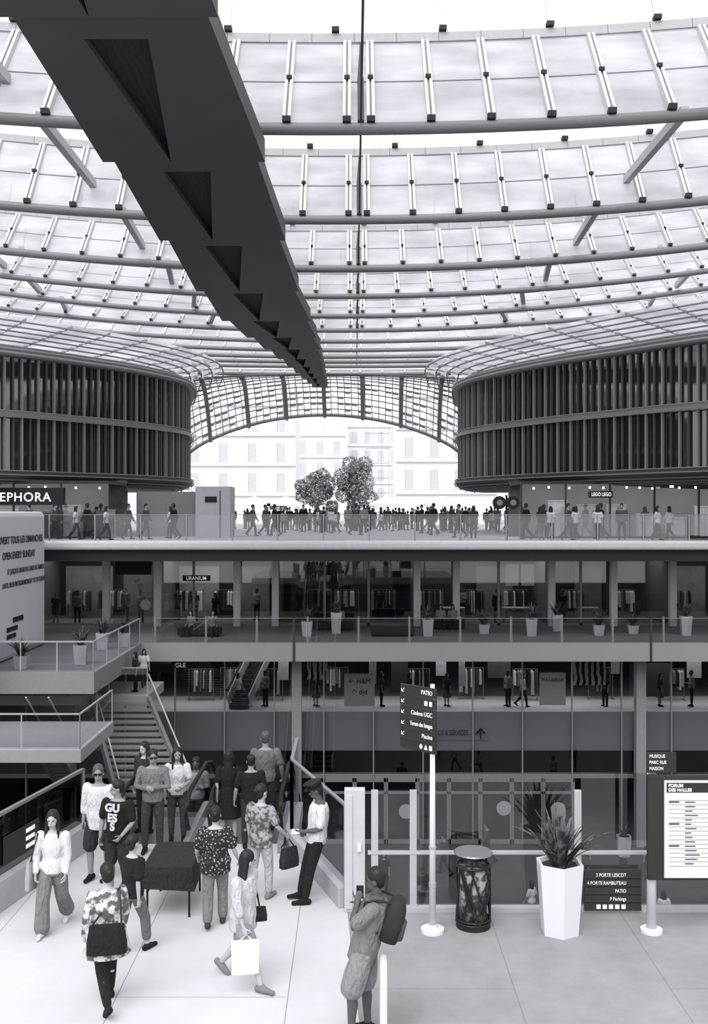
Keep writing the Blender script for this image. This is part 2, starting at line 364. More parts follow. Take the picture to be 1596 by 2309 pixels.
J['a']=person((-4.17,13.8,0),180,1.72,dict(WALK,al=(.12,.0,-1),fl=(-.05,.3,-1),ar=(.2,.05,-1),fr=(-.1,.45,-1)),'person in white long-sleeved blouse and wide grey trousers, walking',dict(mat=w_shirt,sleeve='long',loose=.015),TR(mat('cloth_mid',112,.9),flare=.04),mat('shoe_white',195),('long',HAIRD),fem=True)
J['b']=person((-4.02,15.7,0),165,1.84,dict(STAND,tr=(.05,.2,-1),sr=(0,-.1,-1),tl=(.05,-.1,-1),al=(.2,.1,-1),fl=(0,.3,-1),yaw=25),'person in loose white shirt, dark shorts and sunglasses, standing',dict(mat=w_shirt,sleeve='roll',loose=.035,hem=.08),dict(kind='shorts',mat=dk2,len=.44,flare=.012),dk,('short',HAIRG),skin=SKIN2,sung=True)
J['c']=person((-3.58,15.1,0),165,1.76,dict(STAND,al=(.2,.05,-1),fl=(-.35,.75,-.6),ar=(.25,-.05,-1),fr=(0,.3,-1),yaw=-50),'person in black printed t-shirt, looking sideways',dict(mat=dk,sleeve='short',loose=.03,hem=.04),dict(kind='shorts',mat=dk2,len=.45),dk,('short',HAIRD),skin=SKIN2)
J['d']=person((-3.43,17.0,0),178,1.77,dict(STAND,al=(.25,.15,-1),fl=(-1.2,.75,.12),ar=(.25,.15,-1),fr=(-1.2,.95,.05),yaw=20,tr=(.1,.1,-1)),'person in grey sweatshirt with crossed arms and sunglasses',dict(mat=mat('cloth_sweat',112,.95),sleeve='long',loose=.03),TR(mat('cloth_trous',58,.9)),dk,('short',HAIRD),skin=SKIN2,sung=True)
J['e']=person((-3.12,17.6,0),185,1.66,dict(STAND,al=(.2,.05,-1),fl=(-.5,.7,-.3),yaw=10),'person in white top with long dark hair',dict(mat=w_shirt,sleeve='short',loose=.012),TR(mat('cloth_leg',66,.9)),dk,('long',HAIRD),fem=True,skin=SKIN2)
J['f']=person((-3.78,18.0,0),150,1.67,dict(STAND,fl=(-.5,.7,-.3)),'person in dark clothes with long dark hair',dict(mat=dk2,sleeve='long'),TR(dk),dk,('long',HAIRD),fem=True,vox=.012)
J['g']=person((-2.2,17.5,0),0,1.62,dict(STAND,ar=(.25,.1,-1),fr=(.1,.5,-.6)),'person with long dark hair in a dark dress, back turned',dict(mat=dk,sleeve='short',loose=.012),dict(kind='skirt',mat=dk,z=.5),dk,('long',HAIRD),fem=True,face=False)
J['h']=person((-1.62,18.2,0),5,1.80,dict(STAND,ar=(.3,.05,-1),fr=(.1,.5,-.8)),'person in grey t-shirt at the escalator top, back turned',dict(mat=mat('cloth_g2',100,.9),sleeve='short',loose=.03),TR(dk2),dk,('short',HAIRG),skin=SKIN2,face=False)
J['i']=person((-1.78,17.2,0),10,1.62,dict(STAND,al=(.3,-.1,-1),fl=(.1,.3,-.9)),'person in black t-shirt waiting for the escalator, back turned',dict(mat=dk,sleeve='short',loose=.025),TR(dk2),dk,('short',HAIRD),skin=SKIN2,face=False)
J['j']=person((-1.40,14.95,0),-30,1.73,dict(STAND,tr=(.04,.15,-1),sr=(0,.0,-1),tl=(.04,-.1,-1),sl=(0,-.25,-1),ar=(.35,.2,-1),fr=(.1,.6,-.55),yaw=-15,fat=1.03),'person in mottled grey t-shirt and pale trousers holding a bag',dict(mat=tie,sleeve='short',loose=.025,hem=.06),TR(mat('cloth_cream',172,.9)),mat('shoe_tan',120),('bun',HAIRD),fem=True,skin=SKIN)
J['k']=person((-1.95,14.0,0),5,1.68,dict(WALK,ar=(.35,-.1,-1),fr=(.2,.4,-.6),al=(.35,-.1,-1),fl=(.0,.6,-.6),tr=(.04,.18,-1),sr=(0,.0,-1),tl=(.03,-.1,-1),sl=(0,-.4,-1),pl=-20,fat=1.15),'person in dark floral blouse and khaki trousers, back turned',dict(mat=floral,sleeve='short',loose=.04,hem=.08),TR(khaki,flare=.012),mat('shoe_dark',50),('bun',HAIRD),fem=True,face=False)
J['l']=person((-1.36,12.25,0),-118,1.74,dict(WALK,tr=(.03,.55,-1),sr=(0,.32,-1),tl=(.03,-.3,-1),sl=(0,-.8,-.8),ar=(.12,.15,-1),fr=(0,.35,-1),al=(.2,-.3,-1),fl=(0,.2,-1),sp=(0,.04,1),hd=(0,.2,1),yaw=60),'person in loose white shirt and shorts striding with shopping bag',dict(mat=mat('cloth_pale',180,.9),sleeve='roll',loose=.04,hem=.1),dict(kind='shorts',mat=mat('cloth_shorts',140,.9),len=.40,flare=.01),mat('sandal_tan',110),('bob',HAIRD),fem=True,skin=SKIN,curl=55)
J['m']=person((-2.9,11.7,0),30,1.72,dict(WALK,al=(.2,.1,-1),fl=(0,.4,-.9),ar=(.2,.15,-1),fr=(-.3,.8,-.3),tr=(.03,.4,-1),sr=(0,.15,-1)),'person in patterned cardigan and black leggings, walking away',dict(mat=cardi,sleeve='long',loose=.03,hem=.2,fl=.25,name='cardigan'),TR(dk),dk,('bun',HAIRD),fem=True,face=False)
J['n']=person((-2.92,13.1,0),-35,1.6,dict(WALK),'person in black top and grey trousers walking towards the table',dict(mat=dk,sleeve='short',loose=.03),TR(mat('cloth_n',100,.9),len=.85),dk,('bun',HAIRD),fem=True,face=False)
J['guard']=person((-.56,14.85,0),100,1.83,dict(STAND,sp=(0,-.10,1),tl=(.06,.26,-1),sl=(0,.18,-1),tr=(.06,.33,-1),sr=(0,.22,-1),al=(.12,.1,-1),fl=(-.35,.8,-.15),ar=(.12,-.1,-1),fr=(-.4,.8,-.45),hd=(0,.35,1)),'guard in white shirt, black trousers and peaked cap, leaning back',dict(mat=w_shirt,sleeve='short',loose=.03),TR(dk),dk,('short',HAIRD),skin=SKIN3,cap=True)
J['z']=person((.12,11.0,0),80,1.92,dict(STAND,sp=(0,-.26,1),hd=(0,.10,1),tl=(.06,.30,-1),sl=(0,-.02,-1),tr=(.08,.05,-1),sr=(0,-.08,-1),al=(.15,.75,-.62),fl=(-.30,-.22,1),ar=(.12,.60,-.75),fr=(-.75,.05,.75)),'person in grey t-shirt and shorts, hand raised to the face',dict(mat=mat('cloth_tee',112,.9),sleeve='short',loose=.035,hem=.08),dict(kind='shorts',mat=mat('cloth_sh',128,.9),len=.45,flare=.025),dk,('short',HAIRD),skin=SKIN3,curl=60)
j=J['a']; s_=j['shr']; bagmesh('tote_bag',(j['hip'].x-.27,j['hip'].y,.80),.34,.42,.09,mat('canvas',150,.9),'pale canvas tote bag hanging from the shoulder',75,[s_+V(-.02,-.06,.05),(j['hip'].x-.27,j['hip'].y-.12,1.0),(j['hip'].x-.27,j['hip'].y+.12,1.0),s_+V(-.02,.06,.05)])
h=J['j']['handr']; bagmesh('handbag',(h.x+.02,h.y,h.z-.30),.32,.3,.13,dk2,'dark soft handbag held by its handles',40,[(h.x-.1,h.y,h.z-.16),h+V(0,0,0),(h.x+.12,h.y,h.z-.16)])
h=J['g']['handr']; bagmesh('handbag',(h.x+.04,h.y-.05,h.z-.12),.36,.3,.14,mat('leather_grey',60),'grey leather shoulder bag against the hip',10,[(h.x-.08,h.y-.05,h.z+.02),J['g']['shr']+V(0,-.02,.06),(h.x+.14,h.y-.05,h.z+.02)])
h=J['l']['handr']; bagmesh('shopping_bag',(h.x-.01,h.y-.02,h.z-.26),.33,.40,.11,mat('paper_white',220,.6,var=.02),'white paper shopping bag carried by its handles',10,[(h.x-.08,h.y-.02,h.z-.07),h+V(0,0,0),(h.x+.08,h.y-.02,h.z-.07)],taper=1.0,sm=mat('strap_pale',190))
j=J['l']; bagmesh('crossbody_bag',(j['hip'].x+.17,j['hip'].y+.02,j['hip'].z+.0),.24,.17,.1,dk,'small black crossbody bag on the hip',10,[(j['hip'].x+.2,j['hip'].y,j['hip'].z+.08),j['shl']+V(0,0,.07)])
j=J['m']; bagmesh('shoulder_bag',(j['hip'].x+.05,j['hip'].y-.22,j['hip'].z+.0),.46,.33,.16,dk,'large black shoulder bag worn on the back',10,[(j['hip'].x-.12,j['hip'].y-.22,j['hip'].z+.15),j['shr']+V(0,-.07,.07),(j['hip'].x+.22,j['hip'].y-.22,j['hip'].z+.15)])
def backpack(j,label,m):
    b=Blob(); c=j['back']-j['F']*.09; U=j['R'];W=j['F'];S=j['sp']
    def rr_(cc,a,e):
        return [cc+U*math.copysign(abs(math.cos(t))**.6,math.cos(t))*a+W*math.copysign(abs(math.sin(t))**.6,math.sin(t))*e for t in [2*math.pi*i/18 for i in range(18)]]
    b.loft([rr_(c+S*z,a,e) for z,a,e in ((-.25,.1,.06),(-.23,.15,.1),(-.05,.165,.125),(.1,.16,.11),(.2,.13,.08),(.25,.06,.04))])
    e=MB(); e.v=b.v;e.f=b.f;e.m=[0]*len(b.f); o=e.obj('backpack',m,label=label,cat='backpack',org=tuple(c),smooth=True)
    b=Blob(); b.loft([rr_(c-W*.1+S*z,a,e) for z,a,e in ((-.2,.08,.03),(-.18,.11,.05),(-.02,.11,.05),(.0,.08,.03))])
    e=MB(); e.v=b.v;e.f=b.f;e.m=[0]*len(b.f); e.obj('pocket',mat('pack_pocket',70),parent=o,smooth=True)
    for sd,sg in(('l',-1),('r',1)):
        t=j['sh'+sd]-U*sg*.06; q=[c+S*.2+U*sg*.09,t+V(0,0,.085)-W*.02,t+W*.10+V(0,0,.03),t+W*.12-S*.18,c-S*.15+U*sg*.17+W*.12]
        MB().tube(q,.014,6).obj('strap',m,parent=o)
    return o
backpack(J['z'],'dark grey backpack worn on both shoulders',mat('pack',40,.8))
h=J['guard']['handl']; MB().box(h.x-.08,h.x+.04,h.y-.1,h.y+.1,h.z,h.z+.012).obj('notepad',mat('paper',205),label='small white notepad held in one hand',cat='notepad')
h=J['z']['handl']; MB().box(h.x-.04,h.x+.04,h.y-.01,h.y+.012,h.z-.07,h.z+.07).obj('phone',BLACK,label='black mobile phone held near the face',cat='phone',bev=.004)
j=J['c']; fr=j['front']; 
for t_,dz in (('GU',.02),('ES',-.13),('S',-.26)):
    text(t_,(fr.x-.0,fr.y-.045,fr.z+dz),.115,mat('print_white',190),j['ob'],rot=(math.pi/2-.05,0,math.radians(-15)),align='CENTER',ext=.01,bold=.006)
# ---- crowd prototypes
protos=[]
def proto(i,fem,pose,t,b,hairk,skin,H,sk=False):
    bt=dict(kind='skirt',mat=b,z=.5) if sk else TR(b)
    j=person((0,-300-i*2,0),0,H,pose,'person standing in dark clothes',dict(mat=t,sleeve='short' if i%2 else 'long',loose=.03),bt,dk,(hairk,HAIRD),skin=skin,fem=fem,vox=.022,face=False)
    protos.append(j['ob'])
sit=dict(STAND,tl=(.1,1,-.05),sl=(0,-.05,-1),tr=(.1,1,-.05),sr=(0,.1,-1),fl=(-.2,.8,-.3),fr=(-.2,.8,-.3))
cm=[mat('crowd_%d'%s,s,.9) for s in (20,40,70,120,190,30)]
proto(0,False,STAND,cm[0],cm[1],'short',SKIN2,1.76); proto(1,True,STAND,cm[1],cm[0],'long',SKIN2,1.66)
proto(2,False,WALK,cm[2],cm[0],'short',SKIN2,1.78); proto(3,True,WALK,cm[4],cm[1],'long',SKIN2,1.65)
proto(4,False,dict(STAND,fl=(-.4,.8,.1)),cm[3],cm[5],'short',SKIN3,1.74); proto(5,True,STAND,cm[5],cm[2],'bob',SKIN2,1.62,True)
proto(6,False,WALK,cm[0],cm[0],'short',SKIN3,1.8); proto(7,True,sit,cm[3],cm[1],'long',SKIN2,1.66)
desc=['person in black top and dark trousers, standing','person with long hair in dark clothes, standing','person in grey top and black trousers, walking','person in white top and dark trousers, walking','person in mid-grey shirt with a bent arm, standing','person in dark blouse and skirt, standing','person dressed in black, walking','person in grey top, seated on a bench']
def place(i,x,y,z,rot,sc=1.0,group='passers-by on the upper terrace'):
    src=protos[i]; c=src.copy(); c.location=(x,y,z); c.rotation_euler=(0,0,math.radians(rot)); c.scale=(sc,sc,sc); COL.objects.link(c); lab(c,desc[i],'person',group)
    for ch in src.children:
        k=ch.copy(); k.parent=c; COL.objects.link(k)
    return c
ZT=4.48
used=[]
cl_=[(-9,75,1.2,5),(-5.2,68,.6,4),(-3.4,70,1,10),(-1.4,66,1.4,14),(.6,72,1.5,13),(3.2,74,1.6,12),(5.6,64,1.0,9),(7.5,70,1.6,14),(10.4,72,1.5,12),(1.5,84,5,16)]
for cx,cy,sg_,nn_ in cl_:
    for n in range(nn_):
        for tries in range(20):
            x=random.gauss(cx,sg_); y=random.gauss(cy,3.5)
            if -.130*y<x<.16*y and y>54 and not any((x-a)**2+(y-b)**2<.55 for a,b in used): break
        else: continue
        used.append((x,y)); place(random.choice([0,0,1,2,4,5,6,1,3]),x,y,ZT,random.uniform(0,360),random.uniform(.86,1.06))
for x,y in [(-13.3,47.6),(-12.9,48.2),(-11.7,47),(-11.0,48.5),(-10.1,48.3),(-9.3,50.5),(-8.9,49.2),(-14.6,48.6),(-15.4,47.2),(-5.6,55),(-5.0,56),(-4.4,55.2)]:
    place(random.choice([2,6,3,2]),x,y,ZT,random.choice([80,-80,100,-100]))
for x,y in [(8.3,48),(8.9,47.3),(9.6,48.6),(10.1,47),(10.8,48.5),(11.6,47.4),(12.0,48.4),(14.2,46.6),(6.0,50),(5.4,51.2),(12.8,47.6),(15.2,48)]:
    place(random.choice([3,6,1,3,5,2]),x,y,ZT,random.uniform(0,360))
for i,x,y in ((0,-1.65,20.6),(3,-2.1,21.9),(5,-1.6,23.6),(4,-3.3,20.8),(1,-3.6,22.6),(2,-2.0,25.5)): place(i,x,y,-.205*math.floor((y-18.9)/.36+1)+.19,0 if i!=4 else 180,1,'people riding the escalators')
# ---------------------------------------------------------------- world, light, camera
w=D.worlds.new('world'); C.scene.world=w; w.use_nodes=True; nt=w.node_tree; bg=nt.nodes['Background']; bg.inputs[0].default_value=(.975,.965,1,1); bg.inputs[1].default_value=1.42
sl=D.lights.new('sun','SUN'); sl.energy=3.3; sl.angle=math.radians(50); so=D.objects.new('sun',sl); so.rotation_euler=(math.radians(38),math.radians(-14),0); COL.objects.link(so); so.location=(0,-10,60)
cd=D.cameras.new('camera'); cd.sensor_fit='VERTICAL'; cd.sensor_height=36; cd.sensor_width=24; cd.lens=35; cd.clip_end=600; cd.clip_start=.1
cam=D.objects.new('camera',cd); cam.location=(0,0,5.8); cam.rotation_euler=(math.pi/2,0,0); COL.objects.link(cam); C.scene.camera=cam
try: C.scene.view_settings.view_transform='Standard'
except: pass
def area(x,y,z,sx,sy,e,rx=0):
    a=D.lights.new('shop_light','AREA'); a.shape='RECTANGLE'; a.size=sx; a.size_y=sy; a.energy=e; o=D.objects.new('shop_light',a); o.location=(x,y,z); o.rotation_euler=(rx,0,0); COL.objects.link(o)
area(-13,53.2,3.4,9,2.5,200); area(-6,53.2,3.4,5,2.5,130); area(1,53.2,3.4,6,2.5,60); area(8,53.2,3.4,8,2.5,150); area(18,53.2,3.4,9,2.5,170)
area(-6,48,-1.0,9,2.5,150); area(6,48,-1.0,12,2.5,240); area(16,48,-1.0,6,2.5,110); area(4,49,-5.5,16,3,130)
area(-18,51.6,7.1,9,2.5,150); area(14,52,7.1,11,2.5,230)
# ---------------------------------------------------------------- structure floors
pave1=pavemat('pale_paving',190,2.05,30.0,130,.05,.45,.006); pave2=pavemat('grey_paving',143,1.9,5.2,118,.14,.2,.006); pave3=pavemat('dim_paving',76,1.6,2.4,62,.1); pave4=pavemat('street_paving',165,2,3,140)
def S(mb,name,m,label,**k): return mb.obj(name,m,label=label,cat='structure',kind='structure',**k)
S(MB().prism([(-9,4),(.42,4),(-.1,14.5),(-.1,14.65),(-1.02,17.2),(-1.02,18.9),(-4.6,18.9),(-4.6,17),(-5.2,14.5),(-9,14.5)],-.5,0),'floor',pave1,'pale stone paving of the landing')
S(MB().prism([(.42,4),(9,4),(9,14.62),(-.1,14.62),(-.1,14.5)],-.5,0),'floor.001',pave2,'grey stone paving with thin joints')
S(MB().box(-26,26,13,56.2,-9.9,-9.5),'floor.002',pave3,'patio paving at the bottom of the atrium')
S(MB().box(-26,26,44,56,-.78,0),'floor.003',[mat('slab_dim',118,.8)],'concrete gallery floor slab of the shopping level')
S(MB().box(-26,-9.4,36,44,-.78,-.01),'floor.004',[mat('slab_dim2',135,.8)],'concrete gallery floor beside the sign tower')
S(MB().box(-60,60,45.6,170,4.05,ZT),'floor.005',pave4,'street-level paving of the terrace')
S(MB().box(-26,26,44.98,45.6,4.08,4.5),'trim_1',mat('edge_pale',200,.6),'pale rounded slab edge of the terrace',bev=.12)
S(MB().box(-26,26,45.4,51,3.55,4.04),'ceiling',mat('soffit_dark',52,.7),'dark soffit above the shop gallery')
S(MB().box(-26,26,43.94,44.0,-.80,.02),'trim_2',mat('fascia',150,.7,var=.06,scale=1),'pale grey fascia of the gallery slab')
S(MB().box(-26,26,56,56.3,-9.5,4.0),'wall_back',mat('back_wall',58,.8,scale=1.2,var=.6),'dark rear wall inside the shops')
S(MB().box(-26.3,-26,13,56,-9.5,4.0),'wall_left',mat('side_wall',40,.8),'dark side wall')
S(MB().box(26,26.3,13,56,-9.5,4.0),'wall_right',mat('side_wall',40,.8),'dark side wall')
S(MB().box(-26,26,13.2,13.4,-9.5,-.5),'wall_front',mat('side_wall',40,.8),'dark wall below the landing')
for x in (-2.65,13.1): S(MB().box(x-.05,x+.05,43.9,43.95,-.8,1.15),'trim_3',mat('joint_dark',60),'dark vertical joint in the fascia')
# ---------------------------------------------------------------- glass balustrades
def balustrade(a,b,h,n,label,rail=.025,post=.035,posth=None,pm=None,group=None,base=.0,thick=.012,gm=None):
    a=V(*a);b=V(*b); o=empty('glass_balustrade',tuple((a+b)/2),label,'balustrade',group); pm=pm or STEEL; posth=posth or h
    d=(b-a)/n; dd=d.normalized(); p0=None
    for i in range(n+1):
        if p0 is None:
            p0=MB().bar(a,a+V(0,0,posth),post,post).obj('post',pm,parent=o,org=tuple(a))
        else:
            c=p0.copy(); COL.objects.link(c); c.location=V(*p0.location)+d*i
    g0=None
    for i in range(n):
        if g0 is None:
            s,e=a+d*.0+dd*post,a+d-dd*post; nn=V(-dd.y,dd.x,0)*thick/2
            mb=MB(); vs=[s-nn,e-nn,e+nn,s+nn]; z0=V(0,0,.06+base);z1=V(0,0,h-.04)
            mb.add([v+z0 for v in vs]+[v+z1 for v in vs],[(0,3,2,1),(4,5,6,7),(0,1,5,4),(1,2,6,5),(2,3,7,6),(3,0,4,7)])
            g0=mb.obj('glass_panel',gm or GLASS,parent=o,org=tuple(a))
        else:
            c=g0.copy(); COL.objects.link(c); c.location=V(*g0.location)+d*i
    if rail: MB().bar(a+V(0,0,h),b+V(0,0,h),rail*2,rail*2).obj('handrail',pm,parent=o)
    return o
balustrade((-22.1,45.15,ZT),(21.4,45.15,ZT),1.2,21,'long glass balustrade with slim posts along the terrace edge',rail=.015,post=.07)
balustrade((-8.8,44.1,0),(22.7,44.1,0),1.1,14,'long glass balustrade with slim posts along the gallery edge',rail=.012,post=.08,posth=1.17)
# ---------------------------------------------------------------- gallery shopfront (mid level)
cols=[-12.6,-10.0,-5.95,-4.0,3.2,5.2,10.05,13.2,16.2,-16.5]
shopw=mat('shop_mullion',125,.5,.2); colm=mat('column_concrete',200,.8)
bx=sorted([-24,-21,-18.5]+cols+[-8.2,-1.5,.75,7.4,11.6,18.5,21,24])
k_=1
for a,b in zip(bx,bx[1:]):
    w_=empty('window_%d'%k_,((a+b)/2,51,0),'tall dark shop window in a slim metal frame','window',kind='structure'); k_+=1
    MB().box(a,b,50.98,51.0,0.1,3.5).obj('glass_panel',DGLASS,parent=w_)
    m=MB(); m.box(a,a+.06,50.9,51.05,0,3.55); m.box(b-.06,b,50.9,51.05,0,3.55); m.box(a,b,50.9,51.05,0,.12); m.box(a,b,50.9,51.05,3.42,3.55); m.obj('frame',shopw,parent=w_)
for x in cols:
    MB().box(x-.17,x+.17,50.5,50.84,0,3.55).obj('column',colm,label='square pale concrete column between shop windows',cat='column',group='gallery columns')
for x in (-16.5,-10,-4,3.2,10.05,16.2):
    S(MB().box(x-.08,x+.08,51.2,56,0,3.55),'wall_partition',mat('partition',95,.8),'partition wall between shops')
S(MB().box(-26,26,51.1,56,3.5,3.6),'ceiling.001',mat('shop_ceiling',60),'dark shop ceiling')
for x,wd,s in ((-14.7,2.6,140),(-12.0,1.6,95),(-8.6,2.2,150),(-5.6,1.8,110),(-2.5,2.0,70),(1,2.4,60),(7.8,2.0,110),(13,1.5,110),(18.5,2,130)):
    MB().box(x-wd/2,x+wd/2,55.3,55.5,.0,2.8).obj('display_wall',mat('display_%d'%s,s,.8,var=.5,scale=2.5),label='grey display wall inside a shop',cat='display')
for x in (-15.6,-14.4,-12.2,-11.1,-9.5,-8.5,-7.2,-5.2,5.9,7.5,19.5,17.2,-2.9,1.4,11.2):
    place(random.choice([0,1,5,4]),x,53.6+random.uniform(-.4,.6)-(1.6 if int(x*10)%3==0 else 0),0,random.uniform(120,240),1,'figures inside the gallery shops')
for x,y in ((-15,52.5),(-14,52.5),(-9.2,52.5),(-7.8,52.5),(-6.7,52.5),(-4.9,52.5),(-2.8,53),(-1.6,53),(.2,53),(4.2,53),(6.4,53),(8.6,52.6),(9.3,52.8),(18,52.5)):
    MB().cyl(x,y,3.30,3.5,.10,12).obj('ceiling_lamp',LAMP,label='small round bright ceiling spotlight in a shop',cat='lamp',group='shop ceiling spotlights')
gmats=[mat('garment_%d'%s,s,.9,var=.3,scale=8) for s in (25,60,110,170,215)]
def rack(x,y,z,wd,seed,group):
    random.seed(seed); o=empty('clothes_rack',(x,y,z),'metal clothes rack hung with assorted garments','rack',group)
    m=MB()
    for s in(-1,1): m.box(x+s*wd/2-.02,x+s*wd/2+.02,y-.02,y+.02,z,z+1.55); m.box(x+s*wd/2-.02,x+s*wd/2+.02,y-.25,y+.25,z,z+.03)
    m.box(x-wd/2,x+wd/2,y-.015,y+.015,z+1.53,z+1.56); m.obj('frame',STEEL,parent=o)
    m=MB(); q=x-wd/2+.08
    while q<x+wd/2-.06:
        L=random.uniform(.6,1.15); k=random.randrange(5); w2=random.uniform(.03,.07)
        m.add([(q-w2,y-.2,z+1.42),(q+w2,y-.2,z+1.42),(q+w2,y+.2,z+1.42),(q-w2,y+.2,z+1.42),(q,y,z+1.52),(q-w2*1.2,y-.24,z+1.45-L),(q+w2*1.2,y-.24,z+1.45-L),(q+w2*1.2,y+.24,z+1.45-L),(q-w2*1.2,y+.24,z+1.45-L)],[(0,1,4),(1,2,4),(2,3,4),(3,0,4),(0,5,6,1),(1,6,7,2),(2,7,8,3),(3,8,5,0),(5,8,7,6)],k); q+=random.uniform(.1,.2)
    m.obj('garments',gmats,parent=o,kind='stuff')
for i,(x,z) in enumerate([(-15,0),(-13.3,0),(-7,0),(-8.9,0),(-1.9,0),(-.4,0),(1.6,0),(4.2,0),(6.6,0),(8.8,0),(12,0),(14.7,0),(17.8,0),(20.2,0)]): rack(x,54.5,z,1.3,100+i,'gallery shop racks')
for i,x in enumerate([-7.5,-6.0,-4.1,-.9,3.1,5.8,8.4,12.2,15.6]): rack(x,48.9+.4*(i%2),-3.45,1.2,140+i,'lower shop racks')
# hanging banners and lit panels in the lower shop
for x,wd,z0,z1,s in ((-3.4,.5,-2.3,-1.2,190),(.9,.35,-2.5,-1.3,120),(2.2,.8,-2.9,-1.3,60),(4.2,.5,-2.1,-1.2,200),(5.2,.3,-2.6,-1.2,150),(7.0,1.1,-2.2,-1.3,85),(12.6,.4,-2.0,-1.2,170),(14.6,1.2,-3.1,-1.5,70),(16.4,.7,-2.2,-1.2,190)):
    MB().box(x-wd/2,x+wd/2,48.0,48.04,z0,z1).box(x-wd/2+.02,x-wd/2+.04,48.0,48.02,z1,-.8).obj('hanging_banner',mat('banner_%d'%s,s,.8,var=.4,scale=3),label='hanging fabric banner inside the lower shop',cat='banner',group='lower shop banners')
# interior escalator seen through the glass
ie=empty('escalator',(-5.2,48,-3.4),'pale-edged escalator inside the glazed shop hall','escalator')
for x in(-5.9,-4.9):
    MB().bar((x,46.6,-3.0),(x+.9,50.5,-.9),.06,.5).obj('side_panel',LSTEEL,parent=ie); MB().tube([(x,46.6,-2.5),(x+.9,50.5,-.4)],.05,6).obj('handrail',BLACK,parent=ie)
m=MB()
for i in range(12): 
    a=i/12; m.box(-5.85+.9*a,-4.95+.9*a,46.6+3.9*a,46.95+3.9*a,-3.4+2.1*a,-3.2+2.1*a)
m.obj('steps',mat('step_metal',70,.5,.4),parent=ie,kind='stuff')
for x in (8.15,8.95): MB().box(x-.33,x+.33,51.3,51.35,2.0,3.1).obj('poster',mat('poster_pale',225,emit=.15),label='pale poster hanging in a shop window',cat='poster')
for x,wd in ((8.6,1.6),(5.2,1.2),(12.3,1.0)): 
    t=empty('display_table',(x,52.2,0),'white display table behind a shop window','table'); MB().box(x-wd/2,x+wd/2,51.9,52.6,.72,.8).obj('table_top',mat('tbl',190),parent=t)
    for q in(-1,1): MB().box(x+q*wd/2-.04*q-.03,x+q*wd/2-.04*q+.03,52.0,52.5,0,.72).obj('leg',mat('tbl',190),parent=t)
sg=MB().box(-12.2,-10.35,50.86,50.9,2.6,3.5).obj('shop_sign',BLACK,label='black shop fascia panel above a door',cat='sign')
sg=MB().box(-8.75,-7.35,50.84,50.88,2.28,2.56).obj('shop_sign',mat('sign_dim',45),label='dark shop name board with white capitals',cat='sign'); text('URANIUM',(-8.05,50.83,2.33),.19,TXTW,sg,align='CENTER',xs=.86,bold=.002)
st=MB(); st.add([(-10.65+.28*math.cos(a),50.89,1.05+.28*math.sin(a)) for a in [2*math.pi*i/20 for i in range(20)]],[tuple(range(20))]); st.obj('sticker',mat('sticker',170),label='round pale sticker on a shop door',cat='sticker')
for x,y in ((-7.2,46.5),(1.8,46.5),(-1.0,49)):
    MB().box(x-1.0,x+1.0,y-.3,y+.3,0.08,.42).box(x-.9,x+.9,y-.25,y+.25,0,.08).obj('bench',mat('bench',45),label='low dark upholstered bench on the gallery',cat='bench',bev=.06)
for x,y,r in ((-7.6,46.4,150),(-6.6,46.4,200),(-.7,48.9,180),(4.3,49.3,180),(4.9,49.3,170)): place(7,x,y+.1,-.05,r,1,'people sitting on gallery benches')
MB().box(3.7,5.5,49.2,49.8,0.05,.42).obj('bench',mat('bench',45),label='low dark upholstered bench on the gallery',cat='bench',bev=.06)
# ---------------------------------------------------------------- plants
leafm=pattern('leaf_dark',40,95,6,'noise',.5)
def plantpot(x,y,z,r,h,lh,nl,label,seed,group=None,pm=WHITE,seg=6,r0=.78):
    random.seed(seed); o=empty('potted_plant',(x,y,z),label,'plant',group)
    m=MB(); rr=[(0,r*r0),(h*.08,r*r0*1.03),(h,r),(h,r*.86),(h*.94,r*.84)]
    for i in range(len(rr)-1):
        (z0,a),(z1,b)=rr[i],rr[i+1]; vs=[]
        for zz,q in((z0,a),(z1,b)):
            for k in range(seg):
                t=2*math.pi*(k+.5)/seg; vs.append((x+q*math.cos(t),y+q*math.sin(t),z+zz))
        m.add(vs,[(k,(k+1)%seg,seg+(k+1)%seg,seg+k) for k in range(seg)])
    m.add([(x+r*.84*math.cos(2*math.pi*(k+.5)/seg),y+r*.84*math.sin(2*math.pi*(k+.5)/seg),z+h*.94) for k in range(seg)],[tuple(range(seg))],1)
    m.obj('pot',[pm,mat('soil',40)],parent=o)
    l=MB()
    for i in range(nl):
        a=random.uniform(0,2*math.pi); tilt=random.uniform(.05,.95)**1.0; L=lh*random.uniform(.65,1.05); w=lh*.035; d=V(math.cos(a),math.sin(a),0); sd=V(-d.y,d.x,0); p=V(x,y,z+h*.92)+d*random.uniform(0,r*.3); an=tilt*.55; vs=[]
        for s in range(6):
            ww=w*(1-(s/5)**2.2)*(.7+.6*min(1,s)); vs+= [p-sd*ww,p+d*ww*.25-V(0,0,ww*.2),p+sd*ww]; p=p+(d*math.sin(an)+V(0,0,1)*math.cos(an))*L/5; an+=tilt*.24
        fs=[]
        for s in range(5):
            fs+=[(s*3,s*3+1,s*3+4,s*3+3),(s*3+1,s*3+2,s*3+5,s*3+4)]
        l.add(vs,fs)
    l.obj('foliage',leafm,parent=o,smooth=True); return o
plantpot(2.84,13.75,0,.34,.97,.85,60,'white hexagonal planter with spiky yucca-like leaves',3)
n=20
